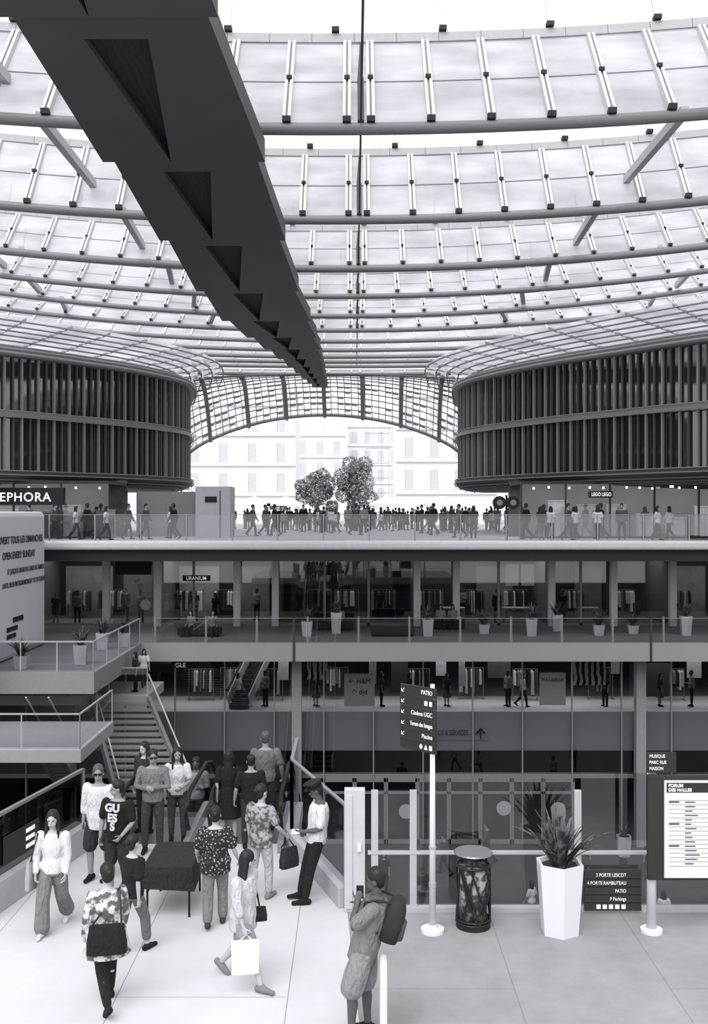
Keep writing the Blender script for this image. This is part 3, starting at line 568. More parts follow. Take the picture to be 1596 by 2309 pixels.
for x,y,h in ((-2.2,46.5,.7),(-.85,47.6,1.0),(3.45,46.5,.8),(6.2,47.5,.45),(8.3,46.6,.8),(9.9,48.5,.8),(11.5,46.8,.5),(13.3,47.5,.4),(15.6,46.8,.9),(-10.4,37.9,.75),(-10.6,42.0,.7),(-9.9,42.9,.6),(-12.3,36.8,.5)):
    n+=1; plantpot(x,y,0,.30,h,.9,34,'white planter with a spiky dark green plant',n,'gallery planters',pm=mat('pot_white',190))
# ---------------------------------------------------------------- lower facade
mull=mat('mullion_grey',150,.4,.2)
xs=[-22+2.29*i for i in range(20)]
k_=40
for a in xs:
    w_=empty('window_%d'%k_,(a+1.145,46,-9.5),'tall dark curtain-wall bay of the lower shopping level','window',kind='structure'); k_+=1
    MB().box(a,a+2.29,46.0,46.02,-6.3,-.8).obj('glass_panel',DGLASS,parent=w_)
    MB().box(a-.03,a+.03,45.9,46.05,-9.5,-.8).obj('mullion',mull,parent=w_)
for x in (-2.62,13.1): MB().box(x-.22,x+.22,45.4,45.85,-9.5,-.8).obj('column',mat('col_dark',150,.8),label='square concrete column rising from the patio',cat='column',group='patio columns')
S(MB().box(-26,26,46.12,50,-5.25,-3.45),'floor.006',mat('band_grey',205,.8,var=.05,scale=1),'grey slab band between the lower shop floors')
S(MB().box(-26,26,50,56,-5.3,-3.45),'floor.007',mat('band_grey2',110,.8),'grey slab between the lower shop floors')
S(MB().box(-26,26,46.0,46.3,-6.5,-6.3),'trim_4',mat('transom',130,.5),'grey transom above the doors')
sg=MB().box(3.7,6.2,46.06,46.10,-4.75,-4.1).obj('sign',mat('band_grey',205,.8),label='dark lettering with an upward arrow on grey band',cat='sign')
text('CK & SERVICES',(3.85,45.93,-4.5),.24,TXTD,sg,xs=.62)
MB().box(5.82,5.87,45.92,45.95,-4.68,-4.2).bar((5.62,45.93,-4.45),(5.86,45.93,-4.18),.04,.06).bar((6.07,45.93,-4.45),(5.83,45.93,-4.18),.04,.06).obj('arrow',TXTD,parent=sg)
def poster(x0,x1,z0,z1,m,label,y=45.8):
    return MB().box(x0,x1,y,y+.03,z0,z1).obj('poster',m,label=label,cat='poster')
p=poster(-.45,.95,-3.15,-1.65,mat('poster_grey',112),'grey translucent poster with an arrow and shop initials',45.86); text('← H&M',(.25,45.84,-2.1),.24,TXTD,p,align='CENTER',xs=.9); text('↑ d|d',(.25,45.84,-2.6),.24,TXTD,p,align='CENTER',xs=.9)
p=poster(8.55,9.75,-3.1,-1.6,mat('poster_grey2',125),'grey window poster with dark shop lettering',45.86); text('PULL&BEAR',(9.15,45.84,-2.0),.14,TXTD,p,align='CENTER')
zeb=pattern('zebra',40,235,1.1,'wave',.5); poster(10.2,11.7,-2.25,-1.1,zeb,'zebra-striped panel hanging in the shop window',46.3); poster(-2.2,-1.2,-2.0,-1.1,zeb,'zebra-striped panel hanging in the shop window',46.3)
for x in (-5.5,-4.2,-1.8,1.3,2.6,4.4,7.3,8,11.9,14.5,16): place(random.choice([1,3,4,5]),x,47.2,-3.42,random.uniform(0,360),1,'figures inside the lower shop')
sg=MB().box(-8.4,-7.2,45.7,45.74,-1.35,-1.05).obj('shop_sign',mat('sign_dim',45),label='dark shop name board with white capitals',cat='sign'); text('GLE',(-8.2,45.66,-1.32),.2,TXTW,sg)
k_=1
for i in range(8):
    a=-1.4+1.45*i
    d=empty('door_%d'%k_,(a+.7,46,-9.5),'glazed metal-framed entrance door to the patio','door',kind='structure'); k_+=1
    m=MB()
    for q in(a+.02,a+1.38): m.box(q-.05,q+.05,45.9,46,-9.5,-6.5)
    m.box(a,a+1.42,45.9,46,-6.65,-6.5); m.box(a,a+1.42,45.9,46,-7.2,-7.1); m.box(a,a+1.42,45.9,46,-9.5,-9.3); m.obj('door_frame',mat('door_frame',135,.5,.2),parent=d)
    MB().box(a+.07,a+1.33,45.94,45.96,-9.3,-7.2).obj('glass_panel',DGLASS,parent=d)
for x,z in ((6.9,-7.85),(9.4,-7.9),(2.4,-8)):
    st=MB(); st.add([(x+.34*math.cos(a),45.86,z+.34*math.sin(a)) for a in [2*math.pi*i/20 for i in range(20)]],[tuple(range(20))]); st.obj('sticker',mat('sticker',150),label='round pale sticker on an entrance door',cat='sticker')
for x,y in ((5.2,30),(6.0,33),(7.2,34.5),(6.6,37),(2.6,38),(8.5,40),(11.2,36),(13,33),(3.8,42),(5.8,43.5),(9.8,42),(1.2,40),(12.3,41.5)):
    place(random.choice([1,3,2,6,5]),x,y,-9.5,random.uniform(0,360),1,'people walking on the patio')
for x,y in ((3.2,26),(12.0,44.3),(5.9,27)):
    n+=1; plantpot(x,y,-9.5,.35,.9,.8,20,'pale planter standing on the patio',n,'patio planters',pm=mat('pot_white',190))
# ---------------------------------------------------------------- sign tower
tw=MB(); xF=-13.5
tw.prism([(-19,34),(xF,34),(xF,43.4),(xF-.15,43.7),(xF-.5,43.85),(-19,43.85)],0,5.82)
T_=tw.obj('sign_tower',mat('tower_grey',196,.6,var=.05,scale=1),label='tall pale grey kiosk with rounded corners and opening-hours lettering',cat='kiosk',bev=.2)
lm_=mat('lettering_grey',62); ry=(math.pi/2,0,math.pi/2); xt=xF+.02
text('OUVERT TOUS LES DIMANCHES',(xt,43.1,4.56),.28,lm_,T_,rot=ry,align='RIGHT',xs=.98,bold=.008); text('OPEN EVERY SUNDAY',(xt,42.1,3.95),.28,lm_,T_,rot=ry,align='RIGHT',xs=.98,bold=.008)
text("ET JUSQU'À 20H30 DU LUNDI AU SAMEDI",(xt,43.3,3.36),.20,lm_,T_,rot=ry,align='RIGHT',xs=.86,bold=.004); text('UNTIL 08:30 PM FROM MONDAY TO SATURDAY',(xt,43.5,2.84),.20,lm_,T_,rot=ry,align='RIGHT',xs=.86,bold=.004)
MB().box(xF-.02,xF+.03,39.4,40.6,1.42,1.62).box(xF-.02,xF+.03,38.7,39.9,1.1,1.28).box(xF-.02,xF+.03,38.7,39.7,.82,1.0).obj('label_plate',TXTD,parent=T_)
# ---------------------------------------------------------------- platforms and stairs
plat=mat('landing_concrete',155,.8); 
def landing(x0,x1,y0,y1,z,label):
    return MB().box(x0,x1,y0,y1,z-.42,z).obj('stair_landing',plat,label=label,cat='landing',bev=.02)
landing(-14,-8.5,31,35.2,-1.6,'pale concrete stair landing with glass balustrade'); landing(-15,-8.3,40.2,43.5,-1.6,'pale concrete stair landing near the gallery')
balustrade((-14,31.05,-1.6),(-8.55,31.05,-1.6),1.1,3,'glass balustrade with pale rail along a stair landing',pm=LSTEEL); balustrade((-8.55,31.05,-1.6),(-8.55,35.2,-1.6),1.1,2,'glass balustrade with pale rail at the landing side',pm=LSTEEL)
balustrade((-13,40.25,-1.6),(-8.35,40.25,-1.6),1.1,3,'glass balustrade with pale rail along the far landing',pm=LSTEEL)
balustrade((-13.4,36.1,0),(-9.45,36.1,0),1.1,3,'glass balustrade with pale rail beside the sign tower',pm=LSTEEL); balustrade((-9.45,36.1,0),(-9.45,43.9,0),1.1,4,'glass balustrade with pale rail on the gallery return',pm=LSTEEL)
place(1,-9.0,41,-1.6,120,1,'people on the stair landings'); place(3,-8.9,42.2,-1.6,200,1,'people on the stair landings')
def stair(top0,top1,bot0,bot1,n,label,m):
    o=empty('staircase',top0,label,'stairs'); t0,t1,b0,b1=[V(*q) for q in(top0,top1,bot0,bot1)]
    st=MB()
    for i in range(n):
        a=t0.lerp(b0,i/n);b=t1.lerp(b1,i/n);c=t0.lerp(b0,(i+1.05)/n);d=t1.lerp(b1,(i+1.05)/n); z=a.z-(t0.z-b0.z)/n
        vs=[V(p.x,p.y,z) for p in(a,b,d,c)]; st.add(vs+[v-V(0,0,.09) for v in vs],[(0,1,2,3),(7,6,5,4),(0,4,5,1),(1,5,6,2),(2,6,7,3),(3,7,4,0)])
    st.obj('treads',mat('tread',130,.8),parent=o)
    for p,q in((t0,b0),(t1,b1)):
        MB().bar(p-V(0,0,.1),q-V(0,0,.1),.12,.45).obj('stringer',m,parent=o)
        MB().bar(p+V(0,0,.95),q+V(0,0,.95),.05,.05).obj('handrail',LSTEEL,parent=o)
        mb=MB(); mb.quad(p+V(0,0,.1),q+V(0,0,.1),q+V(0,0,.93),p+V(0,0,.93)); mb.obj('glass_panel',GLASS,parent=o)
    return o
strm=mat('stringer',125,.7)
stair((-10.6,40.2,-1.7),(-8.3,40.2,-1.7),(-7.9,34.5,-5.3),(-5.2,34.5,-5.3),20,'pale staircase descending from the landing to the patio',strm)
stair((-11.6,35.2,-1.7),(-10.8,35.2,-1.7),(-11.6,39.5,-5.0),(-10.8,39.5,-5.0),18,'staircase descending from the near landing',strm)
# ---------------------------------------------------------------- escalators
def escalator(x0,x1,label):
    o=empty('escalator',((x0+x1)/2,18.5,0),label,'escalator'); yc=18.9; run=16.4
    for x in(x0,x1):
        p=[(x,17.15,.35),(x,17.0,.45),(x,16.92,.62),(x,16.98,.80),(x,17.15,.92),(x,17.4,.96),(x,yc+.3,.96),(x,yc+1.0,.80),(x,yc+run,-9.5+.96+.6)]
        MB().tube(p,.04,8).obj('handrail',BLACK,parent=o,smooth=True)
        mb=MB(); m=[(17.05,.2),(17.05,.6),(17.15,.86),(17.4,.9),(yc+.3,.9),(yc+1,.74),(yc+run,-8.1),(yc+run,-8.9),(yc+.8,.05),(yc,.2)]
        mb.add([(x-.006,a,b) for a,b in m]+[(x+.006,a,b) for a,b in m],[tuple(range(10)),tuple(range(19,9,-1))]); mb.obj('glass_panel',GLASS,parent=o)
        mb=MB(); m=[(16.9,0),(16.9,.22),(yc+.3,.22),(yc+.9,.06),(yc+run,-8.8),(yc+run,-9.5),(yc+run-1.2,-9.5),(yc+.2,-.4),(yc,0)]; q=len(m)
        mb.add([(x-.05,a,b) for a,b in m]+[(x+.05,a,b) for a,b in m],[tuple(range(q)),tuple(range(2*q-1,q-1,-1))]+[(i,q+i,q+(i+1)%q,(i+1)%q) for i in range(q)]); mb.obj('skirt_panel',STEEL,parent=o)
    MB().box(x0+.05,x1-.05,17.4,yc,.0,.012).obj('comb_plate',mat('ribbed_metal',110,.4,.6),parent=o)
    s0=None
    for i in range(46):
        if s0 is None: s0=MB().box(x0+.06,x1-.06,yc,yc+.42,-.24,-.02).obj('step',mat('step_metal',70,.5,.4),parent=o)
        else:
            c=s0.copy(); COL.objects.link(c); c.location=V(*s0.location)+V(0,.36*i,-.205*i)
    return o
escalator(-4.0,-2.85,'descending escalator with black handrails and glass sides'); escalator(-2.45,-1.25,'escalator with black handrails beside the landing wall')
# ---------------------------------------------------------------- landing balustrades
def glasswall(pts,h,label,kerb=.3,kt=.22,top=.05,km=None,gm=None):
    o=empty('glass_balustrade',tuple(pts[0])+(0,),label,'balustrade')
    for a,b in zip(pts,pts[1:]):
        A=V(a[0],a[1],0);B=V(b[0],b[1],0)
        if kerb: MB().bar(A+V(0,0,kerb/2),B+V(0,0,kerb/2),kt,kerb).obj('kerb',km or mat('kerb_pale',165,.7),parent=o,bev=.01)
        MB().bar(A+V(0,0,kerb+(h-kerb)/2),B+V(0,0,kerb+(h-kerb)/2),.016,h-kerb).obj('glass_panel',gm or GLASS,parent=o)
        if top: MB().bar(A+V(0,0,h),B+V(0,0,h),.06,top).obj('handrail',STEEL,parent=o)
        for p in (A,B): MB().bar(p,p+V(0,0,h),.06,.06).obj('post',STEEL,parent=o)
    return o
glasswall([(-.12,14.6),(-1.08,17.3),(-1.08,18.9)],1.5,'glass balustrade with pale kerb beside the escalator landing',top=.03)
lw=glasswall([(-5.35,14.0),(-4.68,17.2)],1.35,'glass balustrade with thick pale kerb at the landing side',kerb=.45,kt=.3,top=.05,gm=glassm('dark_glass',.4,.1))
A=V(-5.22,14.6,0); dd=(V(-4.68,17.2,0)-V(-5.35,14.0,0)).normalized()
MB().bar(A+dd*.1+V(.03,0,.78),A+dd*1.1+V(.03,0,.78),.02,.42).obj('notice_panel',mat('notice_dark',45),parent=lw)
for q in range(3): MB().bar(A+dd*.7+V(.045,0,.66+.12*q),A+dd*.95+V(.045,0,.66+.12*q),.01,.06).obj('pictogram',TXTW,parent=lw)
MB().box(-.14,.16,14.42,14.56,0,1.78).box(-.12,-.02,14.4,14.42,.05,1.7).obj('gate_post',mat('gate_metal',178,.5,0),label='wide pale metal end panel of the balustrade',cat='post',bev=.01)
MB().box(.05,.1,14.36,14.43,.9,1.0).obj('switch_box',mat('switch',215),label='small white switch box on the metal end panel',cat='switch')
fb=empty('glass_balustrade',(4,14.5,0),'tall framed glass balustrade on the floor edge','balustrade')
for x in (.3,.86,3.25,6.2): MB().box(x-.05,x+.05,14.45,14.53,0,1.75).obj('post',LSTEEL,parent=fb)
for a,b in ((.35,.81),(.91,3.2),(3.3,6.15),(6.25,9)): MB().box(a,b,14.48,14.495,.08,2.0 if a>.9 and a<6 else 1.75).obj('glass_panel',GLASS,parent=fb)
MB().box(.2,9,14.44,14.52,.83,.87).obj('rail',LSTEEL,parent=fb); MB().box(.2,9,14.42,14.54,0,.07).obj('rail',LSTEEL,parent=fb)
# ---------------------------------------------------------------- foreground furniture
sp_=empty('signpost',(1.085,13.76,0),'white pole with a stack of dark direction panels','signpost')
MB().cyl(1.085,13.76,0,.05,.16,28).cyl(1.085,13.76,.05,.10,.07,20,r2=.05).obj('base',WHITE,parent=sp_,smooth=False)
MB().cyl(1.085,13.76,.05,3.42,.047,20,r2=.03).obj('pole',WHITE,parent=sp_,smooth=True)
MB().cyl(1.085,13.76,.62,.68,.052,20).cyl(1.085,13.76,1.15,1.18,.052,20).obj('ring',mat('ring',150),parent=sp_)
names=['PATIO','■ ■','Cinéma UGC','Forum des Images','Piscine','● ▲ ■']
pd=V(-.42,.42,0); pL=pd.length; pdn=pd.normalized()
for i,t in enumerate(names):
    zt=3.30-.152*i; A=V(1.085,13.71,zt)+pdn*-.06; B=A+pdn*(pL+.06)
    pn=MB().bar(A,B,.03,.142).obj('direction_panel',mat('sign_dark',38,.5),parent=sp_)
    rz=math.atan2(-pdn.y,-pdn.x)
    text(t,tuple(A+pdn*.05+V(-.016,-.016,-.03)),.062,TXTW,pn,rot=(math.pi/2,0,rz),align='RIGHT',xs=.62 if len(t)>12 else .8,ext=.002)
    if i<5: text('↙',tuple(B-pdn*.02+V(-.016,-.016,-.035)),.07,TXTW,pn,rot=(math.pi/2,0,rz),ext=.002)
tb=empty('trash_bin',(1.67,13.95,0),'round dark street bin with woven metal cage and flat lid','trash bin')
bx_,by_=1.67,13.95
m=MB()
random.seed(5)
for i in range(15):
    a=random.uniform(0,2*math.pi); tw_=random.uniform(-1.6,1.6); r=.235
    m.tube([(bx_+r*math.cos(a+tw_*t/6),by_+r*math.sin(a+tw_*t/6),.08+.78*t/6) for t in range(7)],.014,5)
for z in(.08,.86,.12): m.tube([(bx_+.235*math.cos(t),by_+.235*math.sin(t),z) for t in [2*math.pi*i/28 for i in range(29)]],.016,6)
m.obj('cage',mat('cage_metal',30,.5),parent=tb)
MB().cyl(bx_,by_,.06,.84,.185,24,r2=.215).obj('bin_bag',pattern('bag_mottled',50,135,9,'noise',.52),parent=tb,smooth=True)
MB().cyl(bx_,by_,0,.07,.24,28).obj('base',mat('cage_metal',30),parent=tb)
for q in range(3):
    a=2.1*q+.3; MB().cyl(bx_+.2*math.cos(a),by_+.2*math.sin(a),.86,1.0,.014,8).obj('lid_support',mat('cage_metal',30),parent=tb)
MB().cyl(bx_,by_,1.0,1.03,.20,28,r2=.275).cyl(bx_,by_,1.03,1.05,.275,28,r2=.26).obj('lid',mat('lid_metal',120,.35,.5),parent=tb)
dp=MB().box(3.33,4.15,14.38,14.42,.04,.63).obj('directory_panel',mat('dir_dark',52,.5),label='dark directory panel with white lettering fixed to the glass',cat='sign')
for i,t in enumerate(['3 PORTE LESCOT','4 PORTE RAMBUTEAU','PATIO','P Parkings']):
    text(t,(3.93,14.37,.535-.115*i),.05,TXTW,dp,align='RIGHT',xs=.80,ext=.002)
for i in range(5): MB().box(3.50+.09*i,3.56+.09*i,14.372,14.38,.07,.13).obj('pictogram',TXTW,parent=dp)
for i in range(1,5): MB().box(3.34,4.14,14.372,14.38,.615-.115*i,.62-.115*i).obj('divider',mat('divider',20),parent=dp)
ib=empty('information_board',(4.11,13.76,0),'dark framed information board with white poster on pole','sign')
MB().cyl(4.11,13.76,0,.045,.15,28).cyl(4.11,13.76,.045,.09,.07,20,r2=.05).obj('base',WHITE,parent=ib); MB().cyl(4.11,13.76,.05,2.32,.065,20,r2=.06).obj('pole',WHITE,parent=ib,smooth=True)
MB().box(5.6,5.72,13.7,13.82,0,2.2).obj('pole',WHITE,parent=ib)
MB().box(4.02,5.9,13.62,13.69,.76,2.2).obj('board_frame',mat('board_dark',42,.5),parent=ib,bev=.01)
ps=MB().box(4.24,5.75,13.60,13.62,.8,2.13).obj('poster_sheet',mat('sheet',208,.6,var=.02),parent=ib)
MB().box(4.27,4.9,13.592,13.60,1.97,2.10).obj('title_block',mat('title_dark',40),parent=ps)
text('FORUM\nDES HALLES',(4.29,13.588,2.045),.042,TXTW,ps,ext=.002,bold=.002)
for i in range(16):
    z=1.86-.06*i; MB().box(4.3,5.6,13.596,13.60,z,z+.004).obj('table_rule',mat('rule',120),parent=ps)
m=MB(); random.seed(11)
for i in range(15):
    z=1.83-.06*i; x=4.52; 
    if i%5==0: m.box(4.30,4.44,13.594,13.598,z,z+.02)
    for c_ in range(3): m.box(x+.38*c_,x+.38*c_+random.uniform(.08,.2),13.594,13.598,z,z+.013)
m.obj('table_text',mat('rule_dark',70),parent=ps,kind='stuff')
ss=MB().box(4.02,4.42,13.66,13.69,2.22,2.50).obj('small_direction_sign',mat('sign_dark',38,.5),parent=ib)
for i,t in enumerate(['MUSIQUE','PARC RUE','MAISON']): text(t,(4.05,13.655,2.43-.085*i),.045,TXTW,ss,ext=.002,xs=.8)
tbx=empty('draped_table',(-2.68,14.75,0),'folding table covered with a fitted black cloth','table')
m=MB(); zt=.74
m.add([(-3.02,14.2,zt),(-2.3,14.2,zt),(-2.3,15.3,zt),(-3.02,15.3,zt),(-3.05,14.16,zt-.30),(-2.27,14.16,zt-.34),(-2.27,15.34,zt-.3),(-3.05,15.34,zt-.34)],[(0,1,2,3),(0,4,5,1),(1,5,6,2),(2,6,7,3),(3,7,4,0)])
m.obj('tablecloth',mat('cloth_table',36,.9),parent=tbx,bev=.015)
for x in(-2.96,-2.36):
    for y in(14.26,15.24): MB().tube([(x,y,.7),(x,y,.0)],.016,8).obj('leg',BLACK,parent=tbx)
for x in(-2.96,-2.36): MB().tube([(x,14.26,.35),(x,15.24,.35)],.012,6).obj('crossbar',BLACK,parent=tbx)
MB().box(.28,.36,10.7,10.95,0,.95).obj('rail_end_post',WHITE,label='slim white rounded post behind the standing person',cat='post',bev=.03)
# ---------------------------------------------------------------- street level shops and kiosks
MB().box(-11.8,-8.75,54,56,ZT,6.9).obj('site_cabin',mat('kiosk_g2',120,.6),label='mid-grey boxy cabin on the terrace',cat='kiosk')
k2=MB().box(-8.2,-6.4,51.5,53.5,ZT,7.12).obj('site_cabin',mat('kiosk_grey',160,.6),label='pale grey tall cabin with a small dark notice',cat='kiosk'); MB().box(-7.7,-7.1,51.46,51.5,6.3,6.6).obj('notice',TXTD,parent=k2); MB().box(-6.95,-6.9,51.48,51.5,ZT,6.9).obj('door_joint',mat('jd',70),parent=k2)
kw=200
def shop(x0,x1,y,lights,seed):
    global kw
    random.seed(seed)
    S(MB().box(x0,x1,y+4,y+4.2,ZT,7.5),'wall_shop',mat('shopback',75,.8,var=.8,scale=1.5),'dark interior wall of a terrace shop')
    n=int((x1-x0)/2)
    for i in range(n):
        a=x0+(x1-x0)*i/n; b=x0+(x1-x0)*(i+1)/n
        kw+=1; w_=empty('window_%d'%kw,((a+b)/2,y,ZT),'dark glazed shopfront bay under the wing','window',kind='structure')
        MB().box(a,b,y,y+.02,ZT,7.2).obj('glass_panel',DGLASS,parent=w_); MB().box(a-.04,a+.04,y-.05,y+.06,ZT,7.2).box(a,b,y-.04,y+.05,ZT,ZT+.1).obj('frame',mat('frame_dark',50,.5),parent=w_)
    S(MB().box(x0,x1,y-.1,y+4.2,7.2,7.35),'ceiling.003',mat('soffit_dark',52),'dark shop ceiling')
    for i in range(lights):
        x=x0+.4+(x1-x0-.8)*(i+.5)/lights+random.uniform(-.3,.3); MB().cyl(x,y+random.uniform(.5,3),7.0,7.12,.06,10).obj('ceiling_lamp',LAMP,label='small bright ceiling spotlight in a terrace shop',cat='lamp',group='terrace shop spotlights')
    ns=int((x1-x0)/1.5)
    for i in range(ns):
        x=x0+.8+(x1-x0-1.6)*i/(ns-1); h=random.uniform(.8,1.9); s=random.choice((60,110,170,220)); MB().box(x-.45,x+.45,y+2.4,y+2.9,ZT,ZT+h).box(x-.48,x+.48,y+2.35,y+2.95,ZT+h,ZT+h+.05).obj('display_shelf',mat('shelf_%d'%s,s,var=.6,scale=6),label='display shelf inside a terrace shop',cat='shelf',group='terrace shop shelves')
shop(-24,-12.2,49.5,9,1); shop(8.4,24,50,16,2)
sb=MB().box(-24,-14.4,49.3,49.4,6.15,7.0).obj('shop_sign',BLACK,label='black fascia with large white capitals',cat='sign'); text('SEPHORA',(-15.0,49.28,6.33),.44,mat('neon_white',255,emit=1.2),sb,align='RIGHT',xs=.98,bold=.004,sp=1.12)
sb=MB().box(11.8,12.95,49.85,49.92,6.52,6.85).obj('shop_sign',mat('sign_dim',45),label='dark sign with two small white words',cat='sign'); text('LEGO LEGO',(12.38,49.83,6.6),.18,mat('neon_white',255,emit=1.2),sb,align='CENTER',xs=.72)
MB().cyl(15.6,48.9,7.0,7.1,.1,12).obj('ceiling_lamp',LAMP,label='round bright lamp under the wing',cat='lamp')
dl=empty('lamp_post',(7.2,47,ZT),'black post carrying two round black discs','lamp post')
MB().cyl(7.2,47,ZT,6.6,.05,12).box(6.9,7.5,46.97,47.03,6.2,6.28).obj('pole',BLACK,parent=dl)
for x in(6.86,7.5):
    m=MB(); pts=[(x,46.9,6.24),(x,47.1,6.24)]; m.tube(pts,.31,24); m.tube([(x,46.86,6.24),(x,46.9,6.24)],.14,20,1); m.obj('disc',[BLACK,mat('disc_mid',120)],parent=dl)
# ---------------------------------------------------------------- wings
def off(pts,d):
    out=[]
    for i,(x,y) in enumerate(pts):
        a=pts[max(i-1,0)];b=pts[min(i+1,len(pts)-1)]; t=V(b[0]-a[0],b[1]-a[1],0).normalized(); n=V(-t.y,t.x,0); out.append((x+n.x*d,y+n.y*d))
    return out
def resample(pts,st):
    P=[V(p[0],p[1],0) for p in pts]; fine=[]
    for i in range(len(P)-1):
        p0=P[max(i-1,0)];p1=P[i];p2=P[i+1];p3=P[min(i+2,len(P)-1)]
        for s in range(12):
            t=s/12; fine.append(.5*((2*p1)+(-p0+p2)*t+(2*p0-5*p1+4*p2-p3)*t*t+(-p0+3*p1-3*p2+p3)*t**3))
    fine.append(P[-1]); out=[fine[0]]; acc=0
    for a,b in zip(fine,fine[1:]):
        L=(b-a).length; pos=st-acc
        while pos<=L: out.append(a.lerp(b,pos/L)); pos+=st
        acc=(acc+L)%st if st>0 else 0
    return [(p.x,p.y) for p in out]
def ribbon(m,pts,prof,mi=0):
    rows=[[(x,y,z) for x,y in off(pts,d)] for d,z in prof]
    for a,b in zip(rows,rows[1:]):
        for i in range(len(pts)-1): m.quad(a[i],a[i+1],b[i+1],b[i],mi)
fin=mat('fin_dark',72,.5,var=.4,scale=.8); finl=mat('fin_light',118,.5)
slm=slatmat('translucent_roof_glass')
def wing(pts,sgn,label):
    o=empty('wing_building',(pts[3][0],pts[3][1],7.2),label,'building'); R_=resample(pts,.46); q=lambda d:d*sgn
    m=MB(); ribbon(m,R_,[(q(.18),7.8),(q(.18),13.5)]); m.obj('curtain_glazing',WGLASS,parent=o)
    m=MB(); ribbon(m,R_,[(q(.5),7.8),(q(.5),13.5)]); m.obj('inner_wall',mat('wing_inner',72,.8,var=.75,scale=.5),parent=o)
    P2=off(R_,q(.15))
    for nm,z0,z1 in (('fins_lower',7.85,10.45),('fins_upper',10.8,13.4)):
        m=MB()
        for i,((x,y),(x2,y2)) in enumerate(zip(R_,P2)):
            d=V(x2-x,y2-y,0).normalized(); t=V(-d.y,d.x,0)*(.028 if i%2 else .05); a=V(x,y,0);b=V(x2,y2,0)
            m.prism([((a-t).x,(a-t).y),((a+t).x,(a+t).y),((b+t).x,(b+t).y),((b-t).x,(b-t).y)],z0,z1,1 if i%2==0 else 0)
        m.obj('louver_fins',[fin,finl],parent=o,kind='stuff')
    m=MB(); ribbon(m,R_,[(q(.3),10.45),(q(-.12),10.5),(q(-.12),10.72),(q(.3),10.8)]); m.obj('mid_band',mat('band_metal',125,.5,.2),parent=o)
    m=MB()
    for d,z in ((-.2,10.45),(-.2,10.75)): m.tube([(x,y,z) for x,y in off(R_,q(d))],.03,6)
    m.obj('rail',finl,parent=o)
    m=MB(); ribbon(m,R_,[(q(.3),7.85),(q(-.1),7.8),(q(-.12),7.6),(q(.2),7.4),(q(.8),7.25),(q(1.8),7.18),(q(6),7.18)]); m.obj('soffit',mat('wing_soffit',72,.6),parent=o,smooth=True)
    m=MB()
    for d,z in ((-.16,7.82),(-.2,7.62),(.12,7.38),(.55,7.25),(1.1,7.17)): m.tube([(x,y,z) for x,y in off(R_,q(d))],.035,6)
    m.obj('soffit_ribs',mat('rib_mid',115),parent=o)
    m=MB(); ribbon(m,R_,[(q(.3),13.4),(q(-.2),13.45),(q(-.3),13.7),(q(.4),14.0),(q(3),14.3)]); m.obj('cornice',mat('cornice',130,.6),parent=o)
    m=MB()
    for d,z,r in ((-.35,13.55,.06),(-.3,13.75,.05),(.1,13.95,.05)): m.tube([(x,y,z) for x,y in off(R_,q(d))],r,6)
    m.obj('cornice_tubes',mat('tube_l',150),parent=o)
    ro=empty('roof_edge',(pts[3][0],pts[3][1],14.2),'fringe of curved roof tubes and louvers above the wing','roof')
    m=MB(); rows=[(2.6,14.1),(1.6,14.22),(.8,14.32),(0,14.42),(-.7,14.52),(-1.4,14.62),(-2.1,14.75)]
    for d,z in rows:
        m.tube([(x,y,z) for x,y in off(R_,q(d))],.045,6)
    m.obj('edge_tubes',mat('edge_tube_grey',140,.6),parent=ro)
    m=MB()
    for (d,z),(d2,z2) in zip(rows,rows[1:]): ribbon(m,R_,[(q(d-.05),z+.12),(q(d2+.25),z+.4)])
    m.obj('glass_panel',slm,parent=ro)
    m=MB(); A_=off(R_,q(2.6)); B_=off(R_,q(-2.1))
    for i in range(0,len(R_),5): m.bar((A_[i][0],A_[i][1],14.25),(B_[i][0],B_[i][1],14.9),.05,.1)
    m.obj('edge_ribs',mat('edge_rib_grey',160,.6),parent=ro,kind='stuff')
    return o
LW=[(-27,39),(-21,44.8),(-17,48.5),(-14.5,51.5),(-12.3,54.5),(-10.9,57.5),(-10.3,60),(-10.4,63),(-11,67),(-12,72)]
RW=[(22,38.5),(16,44.5),(13.2,48),(10.6,51.5),(8.6,55),(7.3,58),(6.7,60.5),(6.6,63),(7,67),(7.6,72)]
wing(LW,1,'curved dark wing building with vertical fins on two floors'); wing(RW,-1,'curved dark wing building with vertical fins and glazed storeys')
